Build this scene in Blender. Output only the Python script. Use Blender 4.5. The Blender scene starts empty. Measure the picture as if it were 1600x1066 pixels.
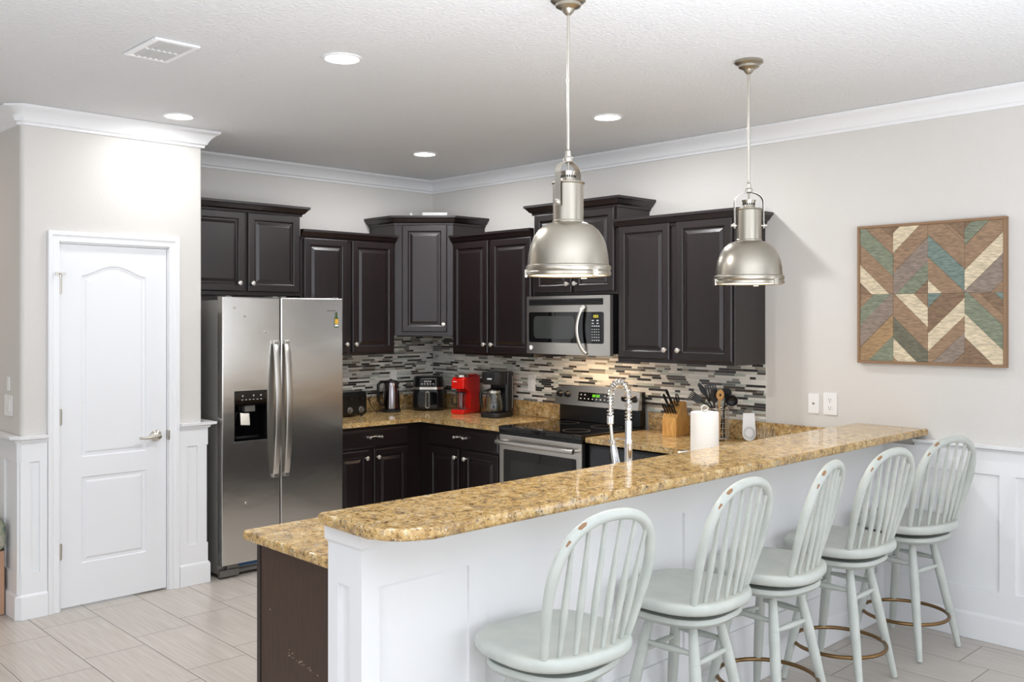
import bpy, bmesh, math, random
from math import sin, cos, pi, radians, sqrt, floor
from mathutils import Vector, Matrix
random.seed(7)
SC = bpy.context.scene
COL = SC.collection

# ------------------------------------------------------------------ camera
F_PX, HORIZON, YAW = 1462.8, 496.5, 46.175
CAM = Vector((-4.98, -6.148, 1.625))
cd = bpy.data.cameras.new('camera'); cam = bpy.data.objects.new('camera', cd); COL.objects.link(cam)
cd.sensor_width = 36.0; cd.lens = F_PX/1600*36.0
cd.shift_y = -(533.0-HORIZON)/1600.0
cd.clip_start = 0.05
cam.location = CAM; cam.rotation_euler = (pi/2, 0, radians(YAW-90))
SC.camera = cam

# ------------------------------------------------------------------ world, exposure, large lights
W = bpy.data.worlds.new('world'); SC.world = W; W.use_nodes = True
W.node_tree.nodes['Background'].inputs[0].default_value = (0.93, 0.96, 1.0, 1)
W.node_tree.nodes['Background'].inputs[1].default_value = 0.9
vs = SC.view_settings
vs.view_transform = 'Standard'; vs.look = 'None'; vs.gamma = 1.0; vs.use_curve_mapping = False
vs.exposure = 0.4
def area(name, loc, rot, sx, sy, power, color=(1, 1, 1), shape='RECTANGLE', spread=180):
    l = bpy.data.lights.new(name, 'AREA'); l.shape = shape; l.size = sx; l.size_y = sy
    l.energy = power; l.color = color; l.spread = radians(spread)
    o = bpy.data.objects.new(name, l); COL.objects.link(o); o.location = loc; o.rotation_euler = rot
    return o
# daylight through the living room windows behind the viewer and the dining window on the left
area('daylight_rear', (-4.6, -10.45, 1.25), (radians(90), 0, 0), 4.6, 2.2, 58, (0.90, 0.96, 1.06))
area('daylight_left', (-8.95, -4.6, 1.3), (radians(90), 0, radians(-90)), 4.2, 2.1, 30, (0.90, 0.96, 1.06))
area('daylight_right', (0.06, -7.7, 1.2), (radians(90), 0, radians(90)), 2.4, 2.0, 30, (0.90, 0.96, 1.06))
# unseen fill light added beside the viewer, aimed up to brighten the ceiling
area('ceiling_fill', (-4.6, -6.2, 1.06), (pi, 0, 0), 4.4, 3.0, 178, (0.92, 0.97, 1.06))

CEIL = 2.765
# ------------------------------------------------------------------ materials
def lin(c):
    return tuple(((v/255)/12.92 if v/255 <= 0.04045 else ((v/255+0.055)/1.055)**2.4) for v in c)
MATS = {}
def mat(name, rgb, rough=0.5, metal=0.0, **k):
    m = bpy.data.materials.new(name); m.use_nodes = True
    b = m.node_tree.nodes['Principled BSDF']
    b.inputs['Base Color'].default_value = (*lin(rgb), 1)
    b.inputs['Roughness'].default_value = rough; b.inputs['Metallic'].default_value = metal
    for kk, v in k.items():
        b.inputs[kk].default_value = v
    MATS[name] = m
    return m
def nd(m, t, **k):
    n = m.node_tree.nodes.new(t)
    for a, v in k.items():
        setattr(n, a, v)
    return n
def lk(m, a, b): m.node_tree.links.new(a, b)
def bsdf(m): return m.node_tree.nodes['Principled BSDF']
def bump(m, scale, strength, dist=0.002, detail=3, stretch=None):
    tc = nd(m, 'ShaderNodeTexCoord'); n = nd(m, 'ShaderNodeTexNoise'); b = nd(m, 'ShaderNodeBump')
    n.inputs['Scale'].default_value = scale; n.inputs['Detail'].default_value = detail
    src = tc.outputs['Object']
    if stretch:
        mp = nd(m, 'ShaderNodeMapping'); mp.inputs['Scale'].default_value = stretch
        lk(m, src, mp.inputs['Vector']); src = mp.outputs['Vector']
    lk(m, src, n.inputs['Vector'])
    b.inputs['Strength'].default_value = strength; b.inputs['Distance'].default_value = dist
    lk(m, n.outputs['Fac'], b.inputs['Height']); lk(m, b.outputs['Normal'], bsdf(m).inputs['Normal'])
    return n
def mth(m, op, a, b=None, c=None):
    n = nd(m, 'ShaderNodeMath', operation=op)
    for i, v in enumerate((a, b, c)):
        if v is None: continue
        if isinstance(v, (int, float)): n.inputs[i].default_value = v
        else: lk(m, v, n.inputs[i])
    return n.outputs[0]
def ramp(m, fac, stops, interp='LINEAR'):
    r = nd(m, 'ShaderNodeValToRGB'); r.color_ramp.interpolation = interp
    els = r.color_ramp.elements
    while len(els) < len(stops): els.new(0.5)
    for e, (p, c) in zip(els, stops):
        e.position = p; e.color = (*lin(c), 1)
    lk(m, fac, r.inputs['Fac'])
    return r.outputs['Color']
def mixc(m, fac, a, b):
    n = nd(m, 'ShaderNodeMix', data_type='RGBA')
    for s, v in ((n.inputs[0], fac), (n.inputs[6], a), (n.inputs[7], b)):
        if isinstance(v, (int, float)): s.default_value = v
        elif isinstance(v, tuple): s.default_value = (*lin(v), 1)
        else: lk(m, v, s)
    return n.outputs[2]

wall_m = mat('wall_paint', (214, 211, 206), 0.75); bump(wall_m, 140, 0.35, 0.0025)
ceil_m = mat('ceiling_knockdown', (226, 227, 228), 0.85); bump(ceil_m, 60, 0.75, 0.008, 5)
white_m = mat('white_trim', (238, 239, 240), 0.35)
door_m = mat('white_door', (236, 237, 239), 0.38)
plate_m = mat('white_plastic', (240, 240, 238), 0.35)
dark_m = mat('black_void', (8, 8, 9), 0.6)
blk_m = mat('black_plastic', (14, 14, 16), 0.28)
blkm_m = mat('black_matte_plastic', (20, 20, 22), 0.5)
glassblk_m = mat('black_glass', (7, 7, 9), 0.05, 0.0); bsdf(glassblk_m).inputs['Specular IOR Level'].default_value = 0.6
ovenwin_m = mat('oven_window_glass', (34, 36, 36), 0.09)
micwin_m = mat('microwave_screen', (58, 60, 58), 0.12)
cab_m = mat('espresso_wood', (34, 22, 24), 0.34); bsdf(cab_m).inputs['Coat Weight'].default_value = 0.25; bsdf(cab_m).inputs['Coat Roughness'].default_value = 0.28
_n = bump(cab_m, 22, 0.05, 0.0015, 4, (6, 6, 0.5))
lk(cab_m, ramp(cab_m, _n.outputs['Fac'], [(0.3, (20, 13, 14)), (0.7, (31, 19, 20))]), bsdf(cab_m).inputs['Base Color'])
endp_m = mat('brown_end_panel', (66, 48, 38), 0.5)
_n = bump(endp_m, 15, 0.04, 0.001, 4, (5, 5, 0.6))
lk(endp_m, ramp(endp_m, _n.outputs['Fac'], [(0.3, (60, 44, 35)), (0.7, (74, 54, 43))]), bsdf(endp_m).inputs['Base Color'])
nickel_m = mat('brushed_nickel', (205, 200, 190), 0.3, 1.0)
pendm_m = mat('pendant_brushed_nickel', (176, 170, 158), 0.3, 1.0)
chrome_m = mat('chrome', (225, 226, 228), 0.1, 1.0)
pearl_m = mat('satin_knob', (226, 220, 212), 0.22, 0.7)
brass_m = mat('antique_brass', (134, 106, 72), 0.35, 1.0)
steel_m = mat('stainless_steel', (216, 214, 210), 0.24, 1.0)
bsdf(steel_m).inputs['Anisotropic'].default_value = 0.5
_n = bump(steel_m, 3.0, 0.12, 0.01, 2, (1.2, 1.2, 2.2))
steel2_m = mat('stainless_range', (204, 200, 194), 0.28, 1.0); bump(steel2_m, 30, 0.05, 0.001, 2, (1, 1, 12))
gray_m = mat('grey_metal', (122, 120, 116), 0.4, 0.6)
fside_m = mat('fridge_side', (150, 148, 144), 0.45, 0.3)
stool_m = mat('pale_grey_paint', (194, 200, 196), 0.36)
_n = bump(stool_m, 9, 0.06, 0.002, 5)
lk(stool_m, ramp(stool_m, _n.outputs['Fac'], [(0.35, (186, 192, 186)), (0.7, (200, 204, 197))]), bsdf(stool_m).inputs['Base Color'])
bare_m = mat('bare_wood_wear', (150, 114, 80), 0.6)
red_m = mat('red_plastic', (214, 26, 18), 0.3)
clear_m = mat('clear_glass', (235, 240, 240), 0.03); bsdf(clear_m).inputs['Transmission Weight'].default_value = 1.0
paper_m = mat('paper_towel', (240, 239, 237), 0.9); bump(paper_m, 160, 0.3, 0.002)
bamboo_m = mat('light_wood', (206, 152, 80), 0.45)
_n = bump(bamboo_m, 26, 0.05, 0.001, 3, (4, 4, 0.4))
lk(bamboo_m, ramp(bamboo_m, _n.outputs['Fac'], [(0.35, (190, 134, 64)), (0.65, (222, 172, 100))]), bsdf(bamboo_m).inputs['Base Color'])
spoon_m = mat('spoon_wood', (196, 152, 98), 0.55)
utens_m = mat('black_nylon', (20, 20, 24), 0.38)
white_cer = mat('white_ceramic', (236, 236, 236), 0.2)
blue_m = mat('blue_plastic', (32, 84, 130), 0.4)
grn_m = mat('green_bottle', (58, 84, 40), 0.3); yel_m = mat('yellow_label', (222, 170, 60), 0.5)
oakfurn_m = mat('tan_wood', (190, 150, 122), 0.5)
fabric_m = mat('teal_fabric', (120, 140, 130), 0.9)
_n = bump(fabric_m, 14, 0.2, 0.003)
lk(fabric_m, ramp(fabric_m, _n.outputs['Fac'], [(0.35, (78, 108, 116)), (0.5, (150, 156, 130)), (0.65, (196, 190, 176))]), bsdf(fabric_m).inputs['Base Color'])

def emis(name, rgb, s):
    m = mat(name, rgb, 0.4); b = bsdf(m)
    b.inputs['Emission Color'].default_value = (*lin(rgb), 1); b.inputs['Emission Strength'].default_value = s
    return m
lamp_m = emis('lamp_diffuser', (255, 253, 248), 14)
pendlamp_m = emis('pendant_diffuser', (255, 240, 205), 3.2)
led_m = emis('green_digits', (120, 220, 40), 1.6)
ledy_m = emis('amber_digits', (200, 190, 60), 1.2)
tick_m = mat('key_print', (190, 192, 196), 0.5)

# granite
gran_m = mat('gold_granite', (200, 165, 105), 0.07)
def granite(m):
    tc = nd(m, 'ShaderNodeTexCoord'); o = tc.outputs['Object']
    def noise(s, d=3, r=0.55, dist=0.0):
        n = nd(m, 'ShaderNodeTexNoise'); n.inputs['Scale'].default_value = s; n.inputs['Detail'].default_value = d
        n.inputs['Roughness'].default_value = r; n.inputs['Distortion'].default_value = dist
        lk(m, o, n.inputs['Vector']); return n.outputs['Fac']
    base = ramp(m, noise(30, 5, 0.6), [(0.30, (128, 98, 62)), (0.43, (190, 154, 98)), (0.55, (208, 174, 116)), (0.70, (226, 206, 166))])
    grey = ramp(m, noise(70, 3, 0.6), [(0.3, (104, 92, 78)), (0.7, (156, 144, 126))])
    f1 = ramp(m, noise(20, 4, 0.65, 0.8), [(0.52, (0, 0, 0)), (0.62, (255, 255, 255))])
    c = mixc(m, mth(m, 'MULTIPLY', f1, 0.5), base, grey)
    f2 = ramp(m, noise(70, 5, 0.7, 0.5), [(0.55, (0, 0, 0)), (0.625, (255, 255, 255))])
    c = mixc(m, mth(m, 'MULTIPLY', f2, 0.75), c, (92, 66, 40))
    f3 = ramp(m, noise(105, 3, 0.6, 0.3), [(0.60, (0, 0, 0)), (0.655, (255, 255, 255))])
    c = mixc(m, mth(m, 'MULTIPLY', f3, 0.9), c, (34, 27, 22))
    f4 = ramp(m, noise(95, 3, 0.5, 0.5), [(0.62, (0, 0, 0)), (0.67, (255, 255, 255))])
    c = mixc(m, mth(m, 'MULTIPLY', f4, 0.7), c, (236, 222, 192))
    lk(m, c, bsdf(m).inputs['Base Color'])
granite(gran_m)

# porcelain plank tile floor
floor_m = mat('floor_tile', (190, 182, 172), 0.3)
def floor_nodes(m):
    tc = nd(m, 'ShaderNodeTexCoord'); sp = nd(m, 'ShaderNodeSeparateXYZ'); lk(m, tc.outputs['Object'], sp.inputs[0])
    X, Y = sp.outputs[0], sp.outputs[1]
    u = mth(m, 'DIVIDE', mth(m, 'ADD', X, 2.775), 0.2975)
    row = mth(m, 'FLOOR', u); fu = mth(m, 'SUBTRACT', u, row)
    v = mth(m, 'DIVIDE', mth(m, 'SUBTRACT', mth(m, 'ADD', Y, 0.05), mth(m, 'MULTIPLY', row, 0.1345)), 0.605)
    cell = mth(m, 'FLOOR', v); fv = mth(m, 'SUBTRACT', v, cell)
    du = mth(m, 'MULTIPLY', mth(m, 'MINIMUM', fu, mth(m, 'SUBTRACT', 1.0, fu)), 0.2975)
    dv = mth(m, 'MULTIPLY', mth(m, 'MINIMUM', fv, mth(m, 'SUBTRACT', 1.0, fv)), 0.605)
    d = mth(m, 'MINIMUM', du, dv)
    g = mth(m, 'LESS_THAN', d, 0.0017)
    cx = nd(m, 'ShaderNodeCombineXYZ'); lk(m, row, cx.inputs[0]); lk(m, cell, cx.inputs[1])
    wn = nd(m, 'ShaderNodeTexWhiteNoise', noise_dimensions='2D'); lk(m, cx.outputs[0], wn.inputs['Vector'])
    mp = nd(m, 'ShaderNodeMapping'); mp.inputs['Scale'].default_value = (70, 2.2, 1); lk(m, tc.outputs['Object'], mp.inputs['Vector'])
    ad = nd(m, 'ShaderNodeVectorMath', operation='ADD'); lk(m, mp.outputs[0], ad.inputs[0]); lk(m, wn.outputs['Color'], ad.inputs[1])
    n = nd(m, 'ShaderNodeTexNoise'); n.inputs['Scale'].default_value = 1.6; n.inputs['Detail'].default_value = 4
    lk(m, ad.outputs[0], n.inputs['Vector'])
    st = ramp(m, n.outputs['Fac'], [(0.25, (178, 168, 158)), (0.5, (193, 185, 176)), (0.75, (205, 199, 191))])
    tone = mth(m, 'MULTIPLY', mth(m, 'SUBTRACT', wn.outputs['Value'], 0.5), 0.16)
    st = mixc(m, mth(m, 'ADD', 0.12, tone), st, (170, 160, 150))
    c = mixc(m, g, st, (112, 104, 97))
    lk(m, c, bsdf(m).inputs['Base Color'])
    b = nd(m, 'ShaderNodeBump'); b.inputs['Strength'].default_value = 0.5; b.inputs['Distance'].default_value = 0.002
    h = nd(m, 'ShaderNodeMapRange'); h.inputs[1].default_value = 0.0; h.inputs[2].default_value = 0.004; lk(m, d, h.inputs[0])
    lk(m, h.outputs[0], b.inputs['Height']); lk(m, b.outputs[0], bsdf(m).inputs['Normal'])
    rr = mth(m, 'ADD', mth(m, 'MULTIPLY', g, 0.4), 0.28); lk(m, rr, bsdf(m).inputs['Roughness'])
floor_nodes(floor_m)
# mosaic tile colours
grout_m = mat('grout', (218, 216, 210), 0.8)
TILE = [mat('mosaic_' + n, c, r) for n, c, r in (
    ('white', (236, 234, 227), 0.18), ('pale', (220, 219, 211), 0.15), ('sage', (192, 198, 190), 0.12),
    ('taupe', (160, 152, 138), 0.2), ('grey', (122, 124, 120), 0.12), ('umber', (84, 76, 68), 0.14), ('charcoal', (56, 55, 54), 0.12))]
PLANKC = {}
for n, c in (('B', (146, 120, 96)), ('G', (124, 130, 110)), ('T', (112, 128, 120)), ('C', (204, 190, 162)), ('Y', (136, 122, 110)),
             ('D', (126, 103, 82)), ('O', (156, 128, 94)), ('K', (104, 102, 86))):
    m = mat('plank_' + n, c, 0.75)
    nn = bump(m, 30, 0.3, 0.003, 5, (1, 0.8, 4))
    lo = tuple(int(v*0.86) for v in c); hi = tuple(min(255, int(v*1.12)) for v in c)
    lk(m, ramp(m, nn.outputs['Fac'], [(0.3, lo), (0.7, hi)]), bsdf(m).inputs['Base Color'])
    PLANKC[n] = m
frame_m = mat('art_frame_wood', (142, 112, 84), 0.7)

# ------------------------------------------------------------------ mesh helpers
class MB:
    def __init__(s): s.bm = bmesh.new()
    def box(s, x0, x1, y0, y1, z0, z1, bev=0.0, seg=2, mi=0):
        bm = s.bm
        v = [bm.verts.new(p) for p in ((x0,y0,z0),(x1,y0,z0),(x1,y1,z0),(x0,y1,z0),(x0,y0,z1),(x1,y0,z1),(x1,y1,z1),(x0,y1,z1))]
        fs = [bm.faces.new([v[i] for i in q]) for q in ((3,2,1,0),(4,5,6,7),(0,1,5,4),(1,2,6,5),(2,3,7,6),(3,0,4,7))]
        for f in fs: f.material_index = mi
        if bev > 0:
            es = list({e for f in fs for e in f.edges})
            r = bmesh.ops.bevel(bm, geom=es, offset=bev, segments=seg, affect='EDGES', profile=0.5)
            for f in r['faces']: f.material_index = mi
        return s
    def prism(s, pts, z0, z1, bev=0.0, seg=2, mi=0):
        bm = s.bm; n = len(pts)
        a = [bm.verts.new((p[0], p[1], z0)) for p in pts]; b = [bm.verts.new((p[0], p[1], z1)) for p in pts]
        top = bm.faces.new(b); bot = bm.faces.new(a[::-1])
        fs = [top, bot] + [bm.faces.new((a[i], a[(i+1) % n], b[(i+1) % n], b[i])) for i in range(n)]
        for f in fs: f.material_index = mi
        if bev > 0:
            es = list(set(top.edges) | set(bot.edges))
            bmesh.ops.bevel(bm, geom=es, offset=bev, segments=seg, affect='EDGES', profile=0.5)
        return s
    def xform(s, M, start=0):
        s.bm.verts.ensure_lookup_table()
        for v in s.bm.verts[start:]: v.co = M @ v.co
        return s
    def lathe(s, prof, c=(0, 0, 0), seg=32, axis='z', mi=0, cap=True, a0=0.0, a1=2*pi):
        bm = s.bm; full = abs(a1-a0-2*pi) < 1e-6
        def P(r, h, a):
            if axis == 'z': return (c[0]+r*cos(a), c[1]+r*sin(a), c[2]+h)
            if axis == 'x': return (c[0]+h, c[1]+r*cos(a), c[2]+r*sin(a))
            return (c[0]+r*sin(a), c[1]+h, c[2]+r*cos(a))
        rings = []
        for r, h in prof:
            if r < 1e-6: rings.append([bm.verts.new(P(0, h, 0))])
            else: rings.append([bm.verts.new(P(r, h, a0+(a1-a0)*i/seg)) for i in range(seg if full else seg+1)])
        for A, B in zip(rings, rings[1:]):
            n = seg
            for i in range(n):
                j = (i+1) % len(A) if len(A) > 1 else 0; k = (i+1) % len(B) if len(B) > 1 else 0
                if len(A) == 1 and len(B) == 1: continue
                try:
                    if len(A) == 1: f = bm.faces.new((A[0], B[k], B[i]))
                    elif len(B) == 1: f = bm.faces.new((A[i], A[j], B[0]))
                    else: f = bm.faces.new((A[i], A[j], B[k], B[i]))
                    f.material_index = mi
                except ValueError: pass
        if cap and full:
            if len(rings[0]) > 1: bm.faces.new(rings[0][::-1]).material_index = mi
            if len(rings[-1]) > 1: bm.faces.new(rings[-1]).material_index = mi
        return s
    def tube(s, pts, r, seg=10, closed=False, mi=0, flat=None):
        # r: number or list; flat=(nx,ny,nz,k): squash along that direction by k
        bm = s.bm; pts = [Vector(p) for p in pts]; n = len(pts)
        R = r if isinstance(r, (list, tuple)) else [r]*n
        rings = []; prev = None
        for i, p in enumerate(pts):
            if closed: t = (pts[(i+1) % n]-pts[i-1])
            else: t = pts[min(i+1, n-1)]-pts[max(i-1, 0)]
            t.normalize()
            if prev is None:
                a = Vector((0, 0, 1)) if abs(t.z) < 0.9 else Vector((1, 0, 0))
                u = t.cross(a).normalized()
            else:
                u = (prev - t*prev.dot(t)).normalized()
            prev = u; w = t.cross(u)
            ring = []
            for k in range(seg):
                a = 2*pi*k/seg
                o = (u*cos(a)+w*sin(a))*R[i]
                if flat:
                    d = Vector(flat[:3]).normalized(); o = o - d*o.dot(d)*(1-flat[3])
                ring.append(bm.verts.new(p+o))
            rings.append(ring)
        prs = list(zip(rings, rings[1:])) + ([(rings[-1], rings[0])] if closed else [])
        for A, B in prs:
            for k in range(seg):
                bm.faces.new((A[k], A[(k+1) % seg], B[(k+1) % seg], B[k])).material_index = mi
        if not closed:
            bm.faces.new(rings[0][::-1]).material_index = mi; bm.faces.new(rings[-1]).material_index = mi
        return s
    def sweep(s, path, prof, closed=False, mi=0):
        # path: xy points; prof: closed polygon of (offset to the right of travel, z)
        bm = s.bm; P = [Vector((p[0], p[1])) for p in path]; n = len(P); rows = []
        for i in range(n):
            dirs = []
            if i > 0 or closed: dirs.append((P[i]-P[i-1]).normalized())
            if i < n-1 or closed: dirs.append((P[(i+1) % n]-P[i]).normalized())
            ns = [Vector((d.y, -d.x)) for d in dirs]
            m = ns[0] if len(ns) == 1 else (ns[0]+ns[1])/(1+ns[0].dot(ns[1]))
            rows.append([bm.verts.new((P[i].x+m.x*o, P[i].y+m.y*o, z)) for o, z in prof])
        k = len(prof)
        for A, B in list(zip(rows, rows[1:])) + ([(rows[-1], rows[0])] if closed else []):
            for j in range(k):
                bm.faces.new((A[j], A[(j+1) % k], B[(j+1) % k], B[j])).material_index = mi
        if not closed:
            bm.faces.new(rows[0]).material_index = mi; bm.faces.new(rows[-1][::-1]).material_index = mi
        return s
    def rings(s, loops, mi=0, cap=True):
        bm = s.bm; R = [[bm.verts.new(p) for p in L] for L in loops]; k = len(R[0])
        for A, B in zip(R, R[1:]):
            for j in range(k):
                bm.faces.new((A[j], A[(j+1) % k], B[(j+1) % k], B[j])).material_index = mi
        if cap:
            bm.faces.new(R[-1]).material_index = mi; bm.faces.new(R[0][::-1]).material_index = mi
        return s
    def build(s, name, mats, parent=None, smooth=True, angle=35, **props):
        bm = s.bm; bmesh.ops.recalc_face_normals(bm, faces=bm.faces[:])
        me = bpy.data.meshes.new(name); bm.to_mesh(me); bm.free()
        for m in (mats if isinstance(mats, (list, tuple)) else [mats]): me.materials.append(m)
        if smooth:
            me.polygons.foreach_set('use_smooth', [True]*len(me.polygons))
            me.set_sharp_from_angle(angle=radians(angle))
        o = bpy.data.objects.new(name, me); COL.objects.link(o)
        if smooth:
            w = o.modifiers.new('weighted_normals', 'WEIGHTED_NORMAL'); w.keep_sharp = True; w.weight = 50
        if parent is not None: o.parent = parent
        for k, v in props.items(): o[k] = v
        return o
def tag(o, label, cat, group=None):
    o['label'] = label; o['category'] = cat
    if group: o['group'] = group
    return o
def thing(name, label, cat, loc=(0, 0, 0), rz=0.0, group=None):
    o = bpy.data.objects.new(name, None); COL.objects.link(o); o.empty_display_size = 0.05
    o.location = loc; o.rotation_euler = (0, 0, rz)
    return tag(o, label, cat, group)
def struct(name, mb, m, parent=None, **k):
    o = mb.build(name, m, parent, **k)
    if parent is None: o['kind'] = 'structure'
    return o
def copy_tree(o, parent=None):
    c = o.copy(); COL.objects.link(c)
    if parent is not None: c.parent = parent
    for ch in list(o.children): copy_tree(ch, c)
    return c
def rect(x0, x1, z0, z1, d, y): return [(x0+d, y, z0+d), (x1-d, y, z0+d), (x1-d, y, z1-d), (x0+d, y, z1-d)]
def arc(c, r, a0, a1, n): return [(c[0]+r*cos(radians(a0+(a1-a0)*i/n)), c[1]+r*sin(radians(a0+(a1-a0)*i/n))) for i in range(n+1)]
def rrect(x0, x1, y0, y1, r, n=4):
    return arc((x1-r, y1-r), r, 0, 90, n)+arc((x0+r, y1-r), r, 90, 180, n)+arc((x0+r, y0+r), r, 180, 270, n)+arc((x1-r, y0+r), r, 270, 360, n)
def vplate(mb, x0, x1, z0, z1, y0, y1, r=0.004, bev=0.0, mi=0, n=3):
    """rounded plate standing in an xz plane, between y0 (front, smaller) and y1"""
    st = len(mb.bm.verts); mb.prism(rrect(x0, x1, z0, z1, r, n), 0, 1, 0, 2, mi)
    mb.bm.verts.ensure_lookup_table()
    for v in mb.bm.verts[st:]:
        v.co = Vector((v.co.x, y1 + (y0-y1)*v.co.z, v.co.y))
    return mb

# ------------------------------------------------------------------ room shell
PX0, PX1, PY = -3.402, -2.379, -0.69        # pantry block
XL, YR, YH = -9.0, -10.5, 1.6
struct('floor', MB().box(XL, 0.0, YR, YH, -0.1, 0.0), floor_m, smooth=False)
struct('ceiling', MB().box(XL, 0.0, YR, YH, CEIL, CEIL+0.1), ceil_m, smooth=False)
struct('wall_back', MB().box(-2.45, 0.12, 0.0, 0.12, 0.0, CEIL), wall_m, smooth=False)
mb = MB(); mb.box(0.0, 0.12, -6.4, 0.0, 0.0, CEIL); mb.box(0.0, 0.12, YR, -9.0, 0.0, CEIL); mb.box(0.0, 0.12, -9.0, -6.4, 2.3, CEIL); mb.box(0.0, 0.12, -9.0, -6.4, 0.0, 0.05)
struct('wall_right', mb, wall_m, smooth=False)
mb = MB()
for y in (-8.97, -7.7, -6.43): mb.box(0.0, 0.05, y-0.03, y+0.03, 0.05, 2.3)
struct('window_3', mb, white_m)
DX0, DX1, DZ = -3.205, -2.588, 2.042        # door opening
mb = MB()
mb.prism([(DX0, PY), (DX0, PY+0.11), (PX0+0.11, PY+0.11), (PX0+0.11, YH), (PX0, YH)] + arc((PX0+0.025, PY+0.025), 0.025, 180, 270, 5), 0, CEIL)
mb.prism([(DX1, PY+0.11), (DX1, PY)] + arc((PX1-0.012, PY+0.012), 0.012, 270, 360, 4) + [(PX1, 0.0), (PX1-0.11, 0.0), (PX1-0.11, PY+0.11)], 0, CEIL)
mb.box(DX0, DX1, PY, PY+0.11, DZ, CEIL)
struct('wall_pantry', mb, wall_m)
struct('wall_hall', MB().box(XL, PX0, YH, YH+0.12, 0, CEIL), wall_m, smooth=False)
# living room shell behind the viewer, with its window openings
mb = MB(); mb.box(XL, -7.0, YR-0.12, YR, 0, CEIL); mb.box(-2.2, 0.12, YR-0.12, YR, 0, CEIL); mb.box(-7.0, -2.2, YR-0.12, YR, 2.42, CEIL)
mb.box(-7.0, -2.2, YR-0.12, YR, 0, 0.06)
struct('wall_rear', mb, wall_m, smooth=False)
mb = MB(); mb.box(XL-0.12, XL, YR, -6.8, 0, CEIL); mb.box(XL-0.12, XL, -2.4, YH, 0, CEIL); mb.box(XL-0.12, XL, -6.8, -2.4, 2.4, CEIL); mb.box(XL-0.12, XL, -6.8, -2.4, 0, 0.2)
struct('wall_left', mb, wall_m, smooth=False)
mb = MB()
for x in (-6.98, -5.8, -4.6, -3.4, -2.22): mb.box(x-0.03, x+0.03, YR+0.0, YR+0.05, 0.06, 2.42)
struct('window_1', mb, white_m)
mb = MB()
for y in (-6.77, -5.3, -3.9, -2.43): mb.box(XL, XL+0.05, y-0.03, y+0.03, 0.2, 2.4)
struct('window_2', mb, white_m)

# crown moulding: one mitred run round hall, pantry, back and right walls
CB = CEIL-0.0015
crown = [(0.0, 2.664), (0.013, 2.664), (0.015, 2.676), (0.022, 2.683), (0.026, 2.684), (0.03, 2.697), (0.042, 2.716),
         (0.058, 2.733), (0.072, 2.742), (0.078, 2.744), (0.086, 2.752), (0.086, CB), (0.0, CB)]
struct('trim_1', MB().sweep([(PX0, YH), (PX0, PY+0.022), (PX0+0.022, PY), (PX1, PY), (PX1, 0), (0, 0), (0, YR)], crown), white_m)

# pantry wainscot, chair cap, base
CASE_L, CASE_R = -3.268, -2.526
WL = PX0-0.004
cap = [(0.0, 0.952), (0.014, 0.952), (0.018, 0.964), (0.03, 0.970), (0.044, 0.973), (0.046, 0.987), (0.0, 0.987)]
base = [(0.0, 0.001), (0.024, 0.001), (0.024, 0.118), (0.018, 0.130), (0.011, 0.136), (0.0, 0.136)]
shift = lambda prof, d: [(o+d if o > 0 else 0.0, z) for o, z in prof]
pl = [(WL, YH), (WL, PY+0.012), (WL+0.012, PY), (CASE_L-0.002, PY)]
pr = [(CASE_R+0.002, PY), (PX1+0.022, PY), (PX1+0.022, PY+0.16)]
mb = MB()
for p in (pl, pr):
    mb.sweep(p, shift(cap, 0.008)); mb.sweep(p, base)
    mb.sweep(p, [(0, 0.136), (0.003, 0.136), (0.003, 0.952), (0, 0.952)])
    mb.sweep(p, [(0, 0.136), (0.013, 0.136), (0.013, 0.246), (0, 0.246)])
    mb.sweep(p, [(0, 0.846), (0.013, 0.846), (0.013, 0.952), (0, 0.952)])
yb = PY-0.013
for x0, x1 in ((WL+0.0, -3.356), (-3.309, CASE_L-0.002), (CASE_R+0.002, -2.478), (-2.412, PX1+0.022)):
    mb.box(x0, x1, yb, PY-0.001, 0.246, 0.846)
mb.box(PX1+0.001, PX1+0.034, PY, PY+0.16, 0.246, 0.846)
for y0, y1 in ((PY, -0.60), (-0.46, -0.3), (0.3, 0.4)): mb.box(WL-0.013, WL, y0, y1, 0.246, 0.846)
struct('trim_2', mb, white_m)

# wall_right wainscot in front of the bar
YB0 = -3.99
mb = MB(); p = [(0, YB0), (0, YR)]
cp = [(0, -4.115), (0, YR)]
mb.sweep([(0, -4.05), (0, -6.36)], cap); mb.sweep([(0, -3.873), (0, -6.36)], base)
mb.sweep([(0, -3.873), (0, -6.36)], [(0, 0.136), (0.003, 0.136), (0.003, 0.952), (0, 0.952)])
mb.sweep([(0, -3.873), (0, -6.36)], [(0, 0.136), (0.013, 0.136), (0.013, 0.258), (0, 0.258)])
mb.sweep([(0, -3.873), (0, -6.36)], [(0, 0.840), (0.013, 0.840), (0.013, 0.952), (0, 0.952)])
for y0, y1 in ((-3.96, -3.873), (-4.543, -4.469), (-5.2, -5.13), (-5.9, -5.83)):
    mb.box(-0.013, 0, y0, y1, 0.258, 0.840)
struct('trim_3', mb, white_m)

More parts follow.
